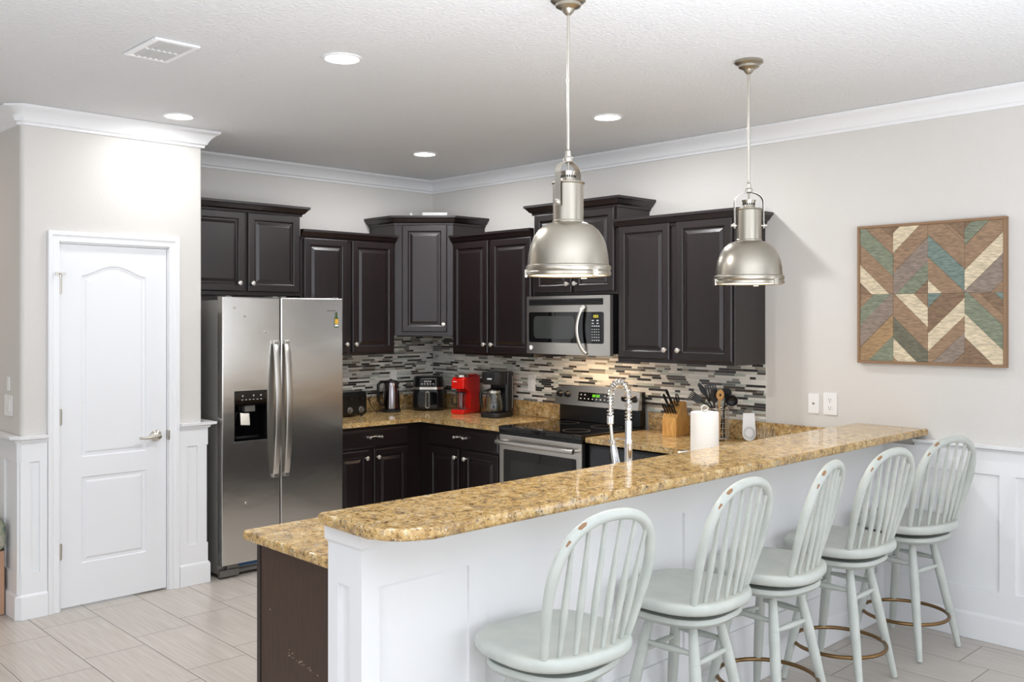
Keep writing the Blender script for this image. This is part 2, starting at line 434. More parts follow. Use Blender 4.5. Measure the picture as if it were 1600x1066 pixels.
# door casing
mb = MB()
def casing(mb):
    prof = [(0.0, 0.0), (0.0, -0.010), (0.006, -0.016), (0.016, -0.016), (0.022, -0.012), (0.034, -0.012), (0.040, -0.019), (0.058, -0.022), (0.062, -0.018), (0.062, 0.0)]
    # o: distance outwards from the opening edge
    pts = [(DX0-0.001, 0.001, 0), (DX0-0.001, DZ, 1), (DX1+0.001, DZ, 1), (DX1+0.001, 0.001, 0)]
    rows = []
    for i, (x, z, c) in enumerate(pts):
        sx = -1 if i < 2 else 1
        rows.append([mb.bm.verts.new((x+sx*o, PY-0.001+y, z+(o if c else 0))) for o, y in prof])
    k = len(prof)
    for A, B in zip(rows, rows[1:]):
        for j in range(k): mb.bm.faces.new((A[j], A[(j+1) % k], B[(j+1) % k], B[j]))
    mb.bm.faces.new(rows[0]); mb.bm.faces.new(rows[-1][::-1])
    # jamb lining and stop
    mb.box(DX0, DX0+0.006, PY, PY+0.11, 0, DZ); mb.box(DX1-0.006, DX1, PY, PY+0.11, 0, DZ); mb.box(DX0, DX1, PY, PY+0.11, DZ-0.006, DZ)
casing(mb)
struct('trim_4', mb, white_m)

# pantry door: arched two panel leaf
DF = PY+0.008
dx0, dx1, dz0, dz1 = DX0+0.009, DX1-0.009, 0.014, DZ-0.009
def outline(d, y, arch):
    if arch:
        x0, x1, z0, z1, A = -3.084+d, -2.718-d, 0.842+d, 1.862-d, 0.058
    else:
        x0, x1, z0, z1, A = -3.084+d, -2.718-d, 0.246+d, 0.730-d, 0.0
    n = 16; L = [(x0, y, z0), (x1, y, z0)]
    for i in range(n+1):
        t = i/n; x = x1+(x0-x1)*t
        bumpz = A*(0.5-0.5*cos(2*pi*t))**0.8 if A else 0
        L.append((x, y, z1+bumpz))
    return L
mb = MB()
mb.box(dx0, dx1, DF+0.012, DF+0.036, dz0, dz1)
bm = mb.bm
# face sheet with two panel holes (bridge by triangle fill)
def loop(L): return [bm.verts.new(p) for p in L]
edges = []
outer = loop([(dx0, DF, dz0), (dx1, DF, dz0), (dx1, DF, dz1), (dx0, DF, dz1)])
L1, L2 = loop(outline(0, DF, True)), loop(outline(0, DF, False))
for L in (outer, L1, L2):
    for i in range(len(L)): edges.append(bm.edges.new((L[i], L[(i+1) % len(L)])))
bmesh.ops.triangle_fill(bm, use_beauty=True, use_dissolve=False, edges=edges)
back = loop([(dx0, DF+0.012, dz0), (dx1, DF+0.012, dz0), (dx1, DF+0.012, dz1), (dx0, DF+0.012, dz1)])
for i in range(4): bm.faces.new((outer[i], outer[(i+1) % 4], back[(i+1) % 4], back[i]))
for arch in (True, False):
    prev = L1 if arch else L2
    for d, y in ((0.006, DF+0.009), (0.02, DF+0.010), (0.028, DF+0.003), (0.034, DF+0.001)):
        cur = loop(outline(d, y, arch))
        for i in range(len(cur)): bm.faces.new((prev[i], prev[(i+1) % len(cur)], cur[(i+1) % len(cur)], cur[i]))
        prev = cur
    bm.faces.new(prev)
door = struct('door_1', mb, door_m, angle=25)
for z in (0.331, 1.075, 1.80):
    h = MB(); h.lathe([(0.0065, -0.045), (0.0065, 0.045)], (DX0+0.005, PY-0.005, z), 10); h.box(DX0+0.004, DX0+0.014, PY-0.003, DF-0.0005, z-0.042, z+0.042)
    h.build('hinge', nickel_m, door)
h = MB(); h.tube([(DX0+0.005, PY-0.006, 1.845), (DX0+0.005, PY-0.006, 1.868)], 0.007); h.tube([(DX0-0.022, PY-0.03, 1.868), (DX0+0.005, PY-0.012, 1.868), (DX0+0.03, PY-0.02, 1.868)], 0.005); h.lathe([(0.008, 0), (0.008, 0.01)], (DX0-0.024, PY-0.04, 1.868), 10, 'y')
h.build('door_stop', nickel_m, door)
h = MB(); HX, HZ = -2.662, 0.926
h.lathe([(0.033, 0.0), (0.034, -0.006), (0.028, -0.014), (0.016, -0.02), (0.012, -0.022), (0.012, -0.05), (0.014, -0.058), (0.0, -0.06)], (HX, DF-0.0005, HZ), 24, 'y')
h.tube([(HX+0.006, DF-0.05, HZ), (HX-0.02, DF-0.052, HZ+0.002), (HX-0.05, DF-0.05, HZ-0.004), (HX-0.085, DF-0.047, HZ-0.006), (HX-0.112, DF-0.044, HZ-0.001)], [0.010, 0.0095, 0.009, 0.008, 0.007], 12)
h.build('lever_handle', nickel_m, door)
MB().box(DX1-0.0065, DX1+0.006, PY-0.014, PY+0.02, HZ-0.03, HZ+0.03, 0.003).build('strike_plate', nickel_m, door)

# ------------------------------------------------------------------ bar half wall with wainscot
BX0, BY0, BY1, BTOP = -3.400, -3.870, -3.705, 1.0065
struct('wall_bar', MB().box(BX0, -0.0, BY0, BY1, 0, BTOP), white_m, smooth=False)
mb = MB()
path = [(-0.002, BY0), (BX0, BY0), (BX0, BY1)]           # travel -x then +y : outside lies to the left, so reverse
path = path[::-1]
sq = lambda o, z0, z1: [(0, z0), (o, z0), (o, z1), (0, z1)]
def swl(p, prof): mb.sweep(p, prof)
swl(path, [(0, 0.001), (0.024, 0.001), (0.024, 0.118), (0.018, 0.130), (0.011, 0.136), (0, 0.136)])
swl(path, sq(0.011, 0.136, 0.258)); swl(path, sq(0.011, 0.829, 0.945))
swl(path, [(0, 0.945), (0.012, 0.945), (0.02, 0.955), (0.024, 0.957), (0.024, BTOP), (0, BTOP)])
for x0, x1 in ((BX0-0.011, -3.346), (-2.994, -2.924), (-1.828, -1.755), (-1.215, -1.121), (-0.09, -0.014)):
    mb.box(x0, x1, BY0-0.011, BY0, 0.258, 0.829)
mb.box(BX0-0.011, BX0, BY1-0.052, BY1, 0.258, 0.829); mb.box(BX0-0.011, BX0, BY0-0.0, BY0+0.05, 0.258, 0.829)
struct('trim_5', mb, white_m)

# ------------------------------------------------------------------ mosaic backsplash
def mosaic(mb, U, z0, z1, put, seed):
    rnd = random.Random(seed); pitch = 0.0156; z = z0; k = 0
    while z < z1-0.004:
        h = min(pitch, z1-z); u = -rnd.random()*0.1
        while u < U:
            light = rnd.random()
            if light < 0.62: L = rnd.choice((0.05, 0.075, 0.1, 0.15)); ci = rnd.choices((0, 1, 2, 3), (5, 5, 3, 1.2))[0]
            elif light < 0.73: L = rnd.choice((0.05, 0.1, 0.12)); ci = rnd.choice((3, 4))
            else: L = rnd.choice((0.04, 0.075, 0.1, 0.15)); ci = rnd.choices((4, 5, 6), (2, 4, 4))[0]
            a, b = max(0, u+0.0007), min(U, u+L-0.0007)
            if b-a > 0.004: put(mb, a, b, z+0.0007, z+h-0.0007, ci+1)
            u += L
        z += pitch; k += 1
mb = MB()
TL, TR = -1.42, -3.157
mb.box(TL, -0.006, -0.004, -0.0, 1.0, 1.344); mb.box(-0.655, -0.006, -0.004, 0, 1.344, 1.483)
putA = lambda mb, a, b, z0, z1, mi: mb.box(TL+a, TL+b, -0.006, -0.0041, z0, z1, mi=mi)
mosaic(mb, -TL-0.007, 1.0, 1.344, putA, 3)
putA2 = lambda mb, a, b, z0, z1, mi: mb.box(-0.655+a, -0.655+b, -0.006, -0.0041, z0, z1, mi=mi)
mosaic(mb, 0.648, 1.344, 1.483, putA2, 5)
struct('trim_6', mb, [grout_m]+TILE, smooth=False)
mb = MB()
mb.box(-0.004, 0, TR, 0, 1.0, 1.344); mb.box(-0.004, 0, -0.655, 0, 1.344, 1.483); mb.box(-0.004, 0, -2.284, -1.527, 1.344, 1.375)
putB = lambda mb, a, b, z0, z1, mi: mb.box(-0.006, -0.0041, -0.0065-b, -0.0065-a, z0, z1, mi=mi)
mosaic(mb, -TR-0.0065, 1.0, 1.344, putB, 11)
mosaic(mb, 0.648, 1.344, 1.483, putB, 12)
putB2 = lambda mb, a, b, z0, z1, mi: mb.box(-0.006, -0.0041, -1.527-b, -1.527-a, z0, z1, mi=mi)
mosaic(mb, 0.757, 1.344, 1.375, putB2, 13)
struct('trim_7', mb, [grout_m]+TILE, smooth=False)

# ------------------------------------------------------------------ cabinets
RB = -pi/2                                     # rotation of units standing on the right wall
def rp_door(W, H, f=0.052):
    """raised panel door, local x 0..W, z 0..H, back at y=0, front at y=-0.02"""
    mb = MB(); L = [rect(0, W, 0, H, d, y) for d, y in (
        (0, 0), (0, -0.014), (0.0035, -0.0185), (0.007, -0.020), (f-0.006, -0.020), (f, -0.016), (f+0.003, -0.0085), (f+0.012, -0.0085), (f+0.03, -0.0165), (f+0.033, -0.0175))]
    return mb.rings(L)
def slab_front(W, H):
    return MB().rings([rect(0, W, 0, H, d, y) for d, y in ((0, 0), (0, -0.012), (0.006, -0.0145), (0.013, -0.020), (0.016, -0.0205))])
def knob_mb(c):
    return MB().lathe([(0.0085, 0), (0.0075, -0.003), (0.006, -0.012), (0.008, -0.016), (0.0155, -0.020), (0.0165, -0.024), (0.014, -0.029), (0.007, -0.0315), (0, -0.032)], c, 18, 'y')
def add_door(par, x0, x1, z0, z1, yf, kx, kz, label=None):
    d = rp_door(x1-x0, z1-z0).build('door', cab_m, par, angle=20); d.location = (x0, yf, z0)
    k = knob_mb((kx-x0, -0.0195, kz-z0)).build('knob', pearl_m, d); k['label'] = 'satin nickel knob'
    return d
def pull_mb(cx, cz, half=0.05):
    mb = MB()
    pts = [(cx-half+2*half*i/10, -0.03-0.004*cos(pi*(i-5)/5), cz+0.004*cos(2*pi*(i-5)/10)) for i in range(11)]
    mb.tube(pts, [0.0058-0.0022*sin(pi*i/10) for i in range(11)], 10)
    for s in (-1, 1):
        mb.lathe([(0.009, 0), (0.007, -0.004), (0.006, -0.02), (0.0095, -0.026), (0.0105, -0.032), (0.008, -0.038), (0, -0.04)], (cx+s*half, -0.0205, cz), 14, 'y')
    return mb
def add_drawer(par, x0, x1, z0, z1, yf, handle=True):
    d = slab_front(x1-x0, z1-z0).build('drawer', cab_m, par, angle=20); d.location = (x0, yf, z0)
    if handle:
        h = pull_mb((x1-x0)/2, (z1-z0)/2+0.012).build('handle', pearl_m, d); h['label'] = 'satin nickel bow pull'
    return d
CROWN = [(0.0006, -0.016), (0.010, -0.016), (0.012, -0.002), (0.02, 0.004), (0.026, 0.006), (0.034, 0.018), (0.047, 0.033), (0.054, 0.036), (0.054, 0.052), (0.0006, 0.052)]
def add_crown(par, path, H, k=1.0):
    MB().sweep(path, [(o*k if o > 0.001 else o, H+z) for o, z in CROWN]).build('crown', cab_m, par, angle=25)
def wall_unit(label, loc, rz, Wd, H, D, doors, crown, k=1.0):
    t = thing('wall_cabinet', label, 'cabinet', loc, rz, 'dark kitchen wall cabinets')
    MB().box(0.0006, Wd-0.0006, -D, -0.001, 0, H, 0.0015, 1).build('body', cab_m, t)
    for (x0, x1, z0, z1, kx, kz) in doors: add_door(t, x0, x1, z0, z1, -D-0.0003, kx, kz)
    add_crown(t, crown(Wd, D), H, k)
    return t
UB, UT, TT = 1.346, 2.20, 2.353
# back wall: over the fridge
X0 = PX1+0.002
wall_unit('short dark wall cabinet with two doors above the refrigerator', (X0, 0, 1.776), 0, -1.475-X0, TT-1.776, 0.33,
          [(0.02, -1.905-X0, 0.026, 0.562, -1.955-X0, 0.082), (-1.885-X0, -1.487-X0, 0.026, 0.562, -1.865-X0+0.006, 0.082)], lambda w, d: [(0, -d), (w, -d), (w, -0.001)])
wall_unit('dark two-door wall cabinet right of the refrigerator, above toaster and kettle', (-1.475, 0, UB), 0, 0.825, UT-UB, 0.33,
          [(0.024, 0.391, 0.02, 0.848, 0.372, 0.082), (0.430, 0.810, 0.02, 0.848, 0.452, 0.082)], lambda w, d: [(0, -d), (w, -d)], 0.85)
# diagonal corner unit
CZ = 1.487; H = TT-CZ
t = thing('wall_cabinet', 'taller diagonal corner wall cabinet with a single narrow door', 'cabinet', (-0.0, -0.0, CZ), 0, 'dark kitchen wall cabinets')
S, E = 0.648, 0.33
MB().prism([(-0.001, -0.001), (-S, -0.001), (-S, -E), (-E, -S), (-0.001, -S)], 0, H).build('body', cab_m, t, smooth=False)
add_crown(t, [(-S, -0.001), (-S, -E), (-E, -S), (-0.001, -S)], H)
d = rp_door(0.345, 0.82, 0.05).build('door', cab_m, t, angle=20)
d.location = (-S+0.06*0.7071-0.0005, -E-0.06*0.7071-0.0005, 0.028); d.rotation_euler = (0, 0, -pi/4)
k = knob_mb((0.32, -0.0195, 0.058)).build('knob', pearl_m, d); k['label'] = 'satin nickel knob'
# right wall
wall_unit('dark two-door wall cabinet between corner cabinet and microwave, above the coffee makers', (0, -0.650, UB), RB, 0.876, UT-UB, 0.33,
          [(0.018, 0.411, 0.02, 0.848, 0.388, 0.082), (0.444, 0.858, 0.02, 0.848, 0.468, 0.082)], lambda w, d: [(0, -d), (w, -d)], 0.85)
wall_unit('short raised dark wall cabinet with two doors above the microwave', (0, -1.527, 1.776), RB, 0.757, TT-1.776, 0.33,
          [(0.02, 0.366, 0.02, 0.562, 0.343, 0.075), (0.391, 0.737, 0.02, 0.562, 0.414, 0.075)], lambda w, d: [(0, -0.001), (0, -d), (w, -d), (w, -0.001)])
wall_unit('dark two-door wall cabinet at the right end, behind the farther pendant', (0, -2.285, UB), RB, 0.868, UT-UB, 0.33,
          [(0.018, 0.416, 0.022, 0.862, 0.393, 0.082), (0.467, 0.858, 0.022, 0.862, 0.492, 0.082)], lambda w, d: [(0, -d), (w, -d), (w, -0.001)])

CT, CTH = 0.885, 0.034                          # counter top level, slab thickness
BH = CT-CTH-0.0008
def base_unit(label, loc, rz, Wd, D, drawers, doors, rest=None):
    t = thing('base_cabinet', label, 'cabinet', loc, rz, 'dark kitchen base cabinets')
    mb = MB(); mb.box(0.0006, Wd-0.0006, -D, -0.001, 0.1, BH); mb.box(0.002, Wd-0.002, -D+0.07, -0.001, 0.0, 0.1)
    if rest: rest(mb)
    mb.build('body', cab_m, t, smooth=False)
    for a in drawers: add_drawer(t, *a[:4], -D-0.0003, a[4] if len(a) > 4 else True)
    for a in doors: add_door(t, *a[:4], -D-0.0003, a[4], a[5])
    return t
FRX1 = -1.394
bx = FRX1+0.006
base_unit('dark base cabinet with drawer and two doors under the toaster and kettle', (bx, 0, 0), 0, -0.612-bx, 0.61,
          [(0.02, -0.745-bx, 0.694, 0.826)], [(0.02, -1.094-bx, 0.115, 0.682, -1.122-bx, 0.625), (-1.049-bx, -0.745-bx, 0.115, 0.682, -1.022-bx, 0.625)])
base_unit('dark base cabinet with drawer and two doors left of the range', (0, -0.002, 0), RB, 1.524, 0.61,
          [(0.715, 1.476, 0.694, 0.826)], [(0.722, 1.060, 0.115, 0.682, 1.034, 0.625), (1.116, 1.476, 0.115, 0.682, 1.142, 0.625)])
base_unit('narrow dark filler cabinet in the corner beyond the dishwasher', (0, -2.902, 0), RB, 0.262, 0.61, [], [])
# peninsula cabinets (doors face the kitchen), brown end panel towards the viewer
t = thing('base_cabinet', 'long dark base cabinet of the peninsula with a scuffed brown end panel', 'cabinet', (-3.352, -3.703, 0), 0, 'dark kitchen base cabinets')
PW = 3.352-0.62
mb = MB(); mb.box(0.021, PW, 0.0, 0.52, 0.1, BH); mb.box(0.021, PW, 0.0, 0.46, 0, 0.1); mb.build('body', cab_m, t, smooth=False)
MB().box(0.0, 0.02, 0.0, 0.514, 0.0, BH, 0.001, 1).build('end_panel', endp_m, t, smooth=False, label='plain brown end panel with pale scuffs')
MB().box(-0.003, 0.02, 0.515, 0.538, 0.0, BH, 0.001, 1).build('corner_stile', cab_m, t, smooth=False)
for i in range(4):
    x0 = 0.06+i*0.65
    for j in range(2):
        xa = x0+j*0.31
        d = rp_door(0.30, 0.58).build('door', cab_m, t, angle=20); d.location = (xa+0.30, 0.5205, 0.115); d.rotation_euler = (0, 0, pi)
        k = knob_mb((0.27 if j else 0.03, -0.0195, 0.51)).build('knob', pearl_m, d)
mb = MB(); rnd = random.Random(4)
for i in range(34):
    f = rnd.random(); y = 0.33-0.27*f+rnd.uniform(-0.008, 0.008); z = 0.505-0.045*f+rnd.uniform(-0.012, 0.012)*(1-f)
    w, h = rnd.uniform(0.001, 0.006), rnd.uniform(0.0006, 0.002)
    mb.box(-0.0006, 0.0, y, y+w, z, z+h)
for y, z in ((0.45, 0.62), (0.06, 0.61), (0.39, 0.3)): mb.box(-0.0006, 0, y, y+0.004, z, z+0.004)
mb.build('scuff_mark', mat('scuff', (206, 186, 160), 0.8), t, smooth=False)

# ------------------------------------------------------------------ granite worktops
def slab(name, pts, z0, z1, label, bev=0.009):
    o = MB().prism(pts, z0, z1, bev, 3).build(name, gran_m); return tag(o, label, 'countertop')
cl = slab('countertop', [(bx-0.003, -0.001), (bx-0.003, -0.65), (-0.66, -0.65), (-0.65, -0.66), (-0.65, -1.5255), (-0.001, -1.5255), (-0.001, -0.001)], CT-CTH, CT,
          'L-shaped gold granite countertop in the back corner, under the small appliances')
mb = MB(); mb.box(bx-0.003, -0.0215, -0.0215, -0.0065, CT+0.0005, 0.9995, 0.003); mb.box(-0.0215, -0.0065, -1.5255, -0.0065, CT+0.0005, 0.9995, 0.003); mb.build('splash_strip', gran_m, cl)
c2 = slab('countertop', [(-0.001, -2.2895), (-0.65, -2.2895), (-0.65, -3.13), (-0.66, -3.14), (-3.388, -3.14), (-3.40, -3.152), (-3.40, BY1+0.001), (-0.001, BY1+0.001)], CT-CTH, CT,
          'lower gold granite countertop of the peninsula, right of the range and behind the bar')
MB().box(-0.0215, -0.0065, BY1+0.003, -2.2895, CT+0.0005, 0.9995, 0.003).build('splash_strip', gran_m, c2)
BZ = 1.042
bar = slab('bar_countertop', [(-0.002, -3.722), (-3.465+0.012, -3.722)] + [(-3.465, -3.734)] + arc((-3.465+0.13, -4.115+0.13), 0.13, 180, 270, 8) + [(-0.002, -4.115)], BTOP+0.0008, BZ,
           'raised gold granite bar top along the white half wall, with rounded near corner', 0.010)

# ------------------------------------------------------------------ refrigerator
FX0 = -2.275; FS = -1.872
t = thing('refrigerator', 'stainless steel side-by-side refrigerator with dispenser beside the pantry', 'refrigerator', (FX0, 0, 0), 0)
FW = FRX1-FX0; sp = FS-FX0
mb = MB(); mb.box(0.004, FW-0.004, -0.685, -0.353, 0.025, 1.735, 0.004); mb.build('body', fside_m, t)
mb = MB(); mb.box(0.008, FW-0.008, -0.692, -0.686, 0.09, 1.73); mb.build('door_gasket', dark_m, t)
def fdoor(x0, x1, name):
    mb = MB(); return mb.box(x0, x1, -0.752, -0.693, 0.088, 1.755, 0.009, 3).build(name, steel_m, t)
# freezer door is built as a frame round the dispenser recess
dX0, dX1, dZ0, dZ1 = -2.194-FX0, -1.969-FX0, 0.849, 1.166
def door_with_hole(x0, x1, z0, z1, yf, yb, hx0, hx1, hz0, hz1):
    mb = MB(); bm = mb.bm
    b = 0.009
    outs = [[(x0, z0), (x1, z0), (x1, z1), (x0, z1)]]
    def L(d, y): return [bm.verts.new(p) for p in ((x0+d, y, z0+d), (x1-d, y, z0+d), (x1-d, y, z1-d), (x0+d, y, z1-d))]
    r = [L(0, yb), L(0, yf+b), L(b*0.3, yf+b*0.3), L(b, yf)]
    for A, B in zip(r, r[1:]):
        for j in range(4): bm.faces.new((A[j], A[(j+1) % 4], B[(j+1) % 4], B[j]))
    h = [bm.verts.new(p) for p in ((hx0, yf, hz0), (hx1, yf, hz0), (hx1, yf, hz1), (hx0, yf, hz1))]
    for j in range(4): bm.faces.new((r[-1][j], r[-1][(j+1) % 4], h[(j+1) % 4], h[j]))
    hb = [bm.verts.new((v.co.x, yb, v.co.z)) for v in h]
    for j in range(4): bm.faces.new((h[j], h[(j+1) % 4], hb[(j+1) % 4], hb[j]))
    for j in range(4): bm.faces.new((r[0][j], hb[j], hb[(j+1) % 4], r[0][(j+1) % 4]))
    return mb
fd = door_with_hole(0.0, sp-0.0025, 0.088, 1.755, -0.752, -0.693, dX0, dX1, dZ0, dZ1).build('freezer_door', steel_m, t, angle=40)
rd = fdoor(sp+0.0025, FW, 'fridge_door')
dp = MB()
e = 0.0006
vplate(dp, dX0+e, dX1-e, 1.072, dZ1-e, -0.756, -0.70, 0.012)
dp.box(dX0+e, dX1-e, -0.7005, -0.694, dZ0+e, 1.072); dp.box(dX0+e, dX0+0.008, -0.751, -0.70, dZ0+e, 1.072); dp.box(dX1-0.008, dX1-e, -0.751, -0.70, dZ0+e, 1.072)
dp.box(dX0+e, dX1-e, -0.751, -0.70, dZ0+e, dZ0+0.02)
disp = dp.build('dispenser', glassblk_m, fd)
mb = MB(); mb.box(dX0, dX1, -0.757, -0.7525, dZ0-0.006, dZ0+0.002, 0.001); mb.build('dispenser_trim', chrome_m, fd)
mb = MB(); cx = (dX0+dX1)/2
mb.box(cx-0.035, cx+0.035, -0.742, -0.702, 1.032, 1.072, 0.003); mb.build('ice_chute', gray_m, fd)
mb = MB(); st = 0; mb.box(-0.034, 0.03, -0.006, 0.006, -0.04, 0.04, 0.004); mb.xform(Matrix.Translation((cx-0.03, -0.733, 0.985)) @ Matrix.Rotation(radians(-18), 4, 'X') @ Matrix.Rotation(radians(6), 4, 'Y')); mb.build('dispenser_paddle', nickel_m, fd)
mb = MB()
for i in range(6): mb.box(dX0+0.045+i*0.026, dX0+0.057+i*0.026, -0.7575, -0.7562, 1.108, 1.112)
for i, z in ((0.05, 1.13), (0.125, 1.13), (0.175, 1.13)): mb.box(dX0+i, dX0+i+0.008, -0.7575, -0.7562, z, z+0.009)
mb.build('control_print', tick_m, fd, smooth=False)
def fhandle(xc, par):
    mb = MB(); pts = []; n = 22
    for i in range(n+1):
        s = i/n; z = 0.60+0.88*s
        y = -0.760-0.052*(sin(pi*s)**0.55)
        pts.append((y, z))
    w = 0.021; L = []
    for i, (y, z) in enumerate(pts):
        th = 0.011
        ww = w*(0.9+0.1*sin(pi*i/n))
        L.append([(xc-ww, y+th, z), (xc-ww, y+0.003, z), (xc-ww+0.005, y-0.002, z), (xc+ww-0.005, y-0.002, z), (xc+ww, y+0.003, z), (xc+ww, y+th, z)])
    L = [[(p[0], min(p[1], -0.7525) if i in (0, n) else p[1], p[2]) for p in l] for i, l in enumerate(L)]
    mb.rings(L); mb.box(xc-0.018, xc+0.018, -0.775, -0.7525, 0.601, 0.625, 0.003); mb.box(xc-0.018, xc+0.018, -0.775, -0.7525, 1.455, 1.479, 0.003)
    mb.build('handle', steel2_m, par, angle=50)
fhandle(sp-0.043, fd); fhandle(sp+0.036, rd)
mb = MB(); mb.box(0.02, FW-0.02, -0.67, -0.60, 0.028, 0.086); mb.build('kick_recess', dark_m, t, smooth=False)
mb = MB(); mb.box(0.0, 0.13, -0.722, -0.69, 0.012, 0.055, 0.004); mb.box(0.05, 0.13, -0.715, -0.69, 0.057, 0.082, 0.003); mb.box(0.135, FW, -0.705, -0.69, 0.02, 0.045, 0.003); mb.build('grille', gray_m, t)
mb = MB(); mb.box(0.135, 0.33, -0.705, -0.673, 0.06, 0.083, 0.003); mb.build('grille_lining', blue_m, t, label='blue strip showing in the open toe grille')
mb = MB()
for x in (0.06, FW-0.06): mb.lathe([(0.018, 0), (0.018, 0.02)], (x, -0.66, 0.0015), 14)
for x in (0.06, FW-0.06): mb.lathe([(0.018, 0), (0.018, 0.02)], (x, -0.40, 0.0015), 14)
mb.build('foot', dark_m, t)
mb = MB()
for x in (0.03, FW-0.07, sp-0.05, sp+0.01): mb.box(x, x+0.04, -0.74, -0.62, 1.7355 if x > 0 else 0, 1.762, 0.004)
mb.build('hinge_cover', gray_m, t)
mb = MB(); xb = -1.531-FX0
for i in range(9):
    mb.tube([(xb+0.004+i*0.0085, -0.7535, 1.668+(0.008 if i % 2 else 0.0)), (xb+0.012+i*0.0085, -0.7535, 1.668+(0.0 if i % 2 else 0.008))], 0.0014, 6)
mb.tube([(xb, -0.7535, 1.672), (xb+0.03, -0.7535, 1.667), (xb+0.09, -0.7535, 1.676)], 0.0012, 6)
mb.build('badge', gray_m, rd)
# magnets on the doors
t = thing('fridge_magnet', 'small flat bottle-shaped magnet with yellow label on the right fridge door', 'magnet', (-1.451, -0.7525, 1.558), 0)
bp = [(-0.0145, 0), (0.0145, 0), (0.0145, 0.055), (0.006, 0.078), (0.0055, 0.104), (-0.0055, 0.104), (-0.006, 0.078), (-0.0145, 0.055)]
def vprism(pts, y0, y1):
    mb = MB(); mb.prism(pts, 0, 1); mb.bm.verts.ensure_lookup_table()
    for v in mb.bm.verts: v.co = Vector((v.co.x, y1+(y0-y1)*v.co.z, v.co.y))
    return mb
vprism(bp, -0.005, 0).build('bottle', grn_m, t, smooth=False)
vprism([(-0.0135, 0.024), (0.0135, 0.024), (0.0135, 0.07), (-0.0135, 0.07)][:2]+[(0.0125, 0.058), (-0.0125, 0.058)], -0.0058, -0.0051).build('label_strip', yel_m, t, smooth=False)
vprism([(-0.0135, 0.008), (0.0135, 0.008), (0.0135, 0.02), (-0.0135, 0.02)], -0.0058, -0.0051).build('label_strip', white_cer, t, smooth=False)
mm = None
for i, (x, z, lab) in enumerate(((-2.196, 1.69, 'tiny round steel magnet near the top left of the freezer door'), (-2.128, 1.635, 'tiny round steel magnet, the middle one of three on the freezer door'),
                  (-1.985, 1.533, 'tiny round steel magnet just left of the freezer handle top'), (-2.115, 0.46, 'tiny round steel magnet low on the freezer door'))):
    if mm is None:
        mm = o = MB().lathe([(0.009, 0), (0.009, -0.003), (0.006, -0.0055), (0, -0.006)], (0, 0, 0), 16, 'y').build('round_magnet', nickel_m)
    else:
        o = mm.copy(); COL.objects.link(o)
    o.location = (x, -0.7525, z); tag(o, lab, 'magnet', 'round magnets on the freezer door')

# ------------------------------------------------------------------ range
t = thing('range', 'stainless steel electric range with black glass cooktop under the microwave', 'stove', (0, -1.53, 0), RB)
RW = 0.755
mb = MB(); mb.box(0.003, RW-0.003, -0.64, -0.025, 0.02, 0.86); mb.build('body', blk_m, t, smooth=False)
mb = MB(); mb.box(0.0, RW, -0.675, -0.04, 0.862, 0.897, 0.006, 3); mb.build('cooktop', glassblk_m, t)
mb = MB(); mb.box(0.002, RW-0.002, -0.672, -0.64, 0.845, 0.8615, 0.002); mb.build('vent_trim', blk_m, t)
mb = MB(); mb.box(0.004, RW-0.004, -0.672, -0.641, 0.235, 0.843, 0.006); od = mb.build('oven_door', steel2_m, t)
mb = MB(); vplate(mb, 0.05, RW-0.05, 0.33, 0.745, -0.6745, -0.6721, 0.01); mb.build('window', glassblk_m, od)
mb = MB(); vplate(mb, 0.12, RW-0.12, 0.39, 0.68, -0.6752, -0.6746, 0.02); mb.build('window_screen', ovenwin_m, od)
mb = MB(); mb.tube([(0.03, -0.722, 0.797), (0.1, -0.728, 0.797), (RW/2, -0.731, 0.797), (RW-0.1, -0.728, 0.797), (RW-0.03, -0.722, 0.797)], 0.0155, 14)
for x in (0.045, RW-0.045): mb.tube([(x, -0.672, 0.797), (x, -0.722, 0.797)], 0.011, 10)
mb.build('handle', steel2_m, od)
mb = MB(); mb.box(0.004, RW-0.004, -0.672, -0.641, 0.06, 0.228, 0.006); mb.build('storage_drawer', steel2_m, t)
mb = MB()
for x in (0.05, RW-0.05):
    for y in (-0.6, -0.08): mb.lathe([(0.015, 0), (0.015, 0.02)], (x, y, 0.001), 12)
mb.build('foot', dark_m, t)
mb = MB()
for cx, cy, r in ((0.2, -0.48, 0.1), (0.55, -0.5, 0.085), (0.2, -0.2, 0.075), (0.55, -0.2, 0.1)):
    mb.lathe([(r, 0), (r+0.002, 0.0004), (r+0.004, 0)], (cx, cy, 0.8972), 40, cap=False)
mb.build('burner_ring', gray_m, t)
# back guard: black riser plus slanted steel control panel with an arched top
mb = MB(); mb.box(0.012, RW-0.012, -0.085, -0.03, 0.8975, 1.13, 0.004); mb.build('back_guard', blk_m, t)
mb = MB(); n = 20; top = []; 
pts = [(0.0, 1.012), (RW, 1.012)] + [(RW*(1-i/n), 1.128+0.026*sin(pi*i/n)**0.8) for i in range(n+1)]
mb.prism(pts, 0, 1); mb.bm.verts.ensure_lookup_table()
for v in mb.bm.verts:
    x, z, f = v.co.x, v.co.y, v.co.z
    yf = -0.125+(z-1.012)*0.2
    v.co = Vector((x, yf if f > 0.5 else -0.0865, z))
pan = mb.build('control_panel', steel2_m, t, angle=30)
SL = math.atan(0.2)
def onpan(mb, st): 
    pass
def pz(z): return -0.125+(z-1.012)*0.2
mb = MB(); 
q = [(0.215, 1.04), (0.54, 1.04), (0.54, 1.112), (0.215, 1.112)]
mb.rings([[(x, pz(z)-0.0005, z) for x, z in q], [(x, pz(z)-0.004, z) for x, z in q]]); mb.build('display_bezel', nickel_m, pan)
q = [(0.221, 1.045), (0.534, 1.045), (0.534, 1.107), (0.221, 1.107)]
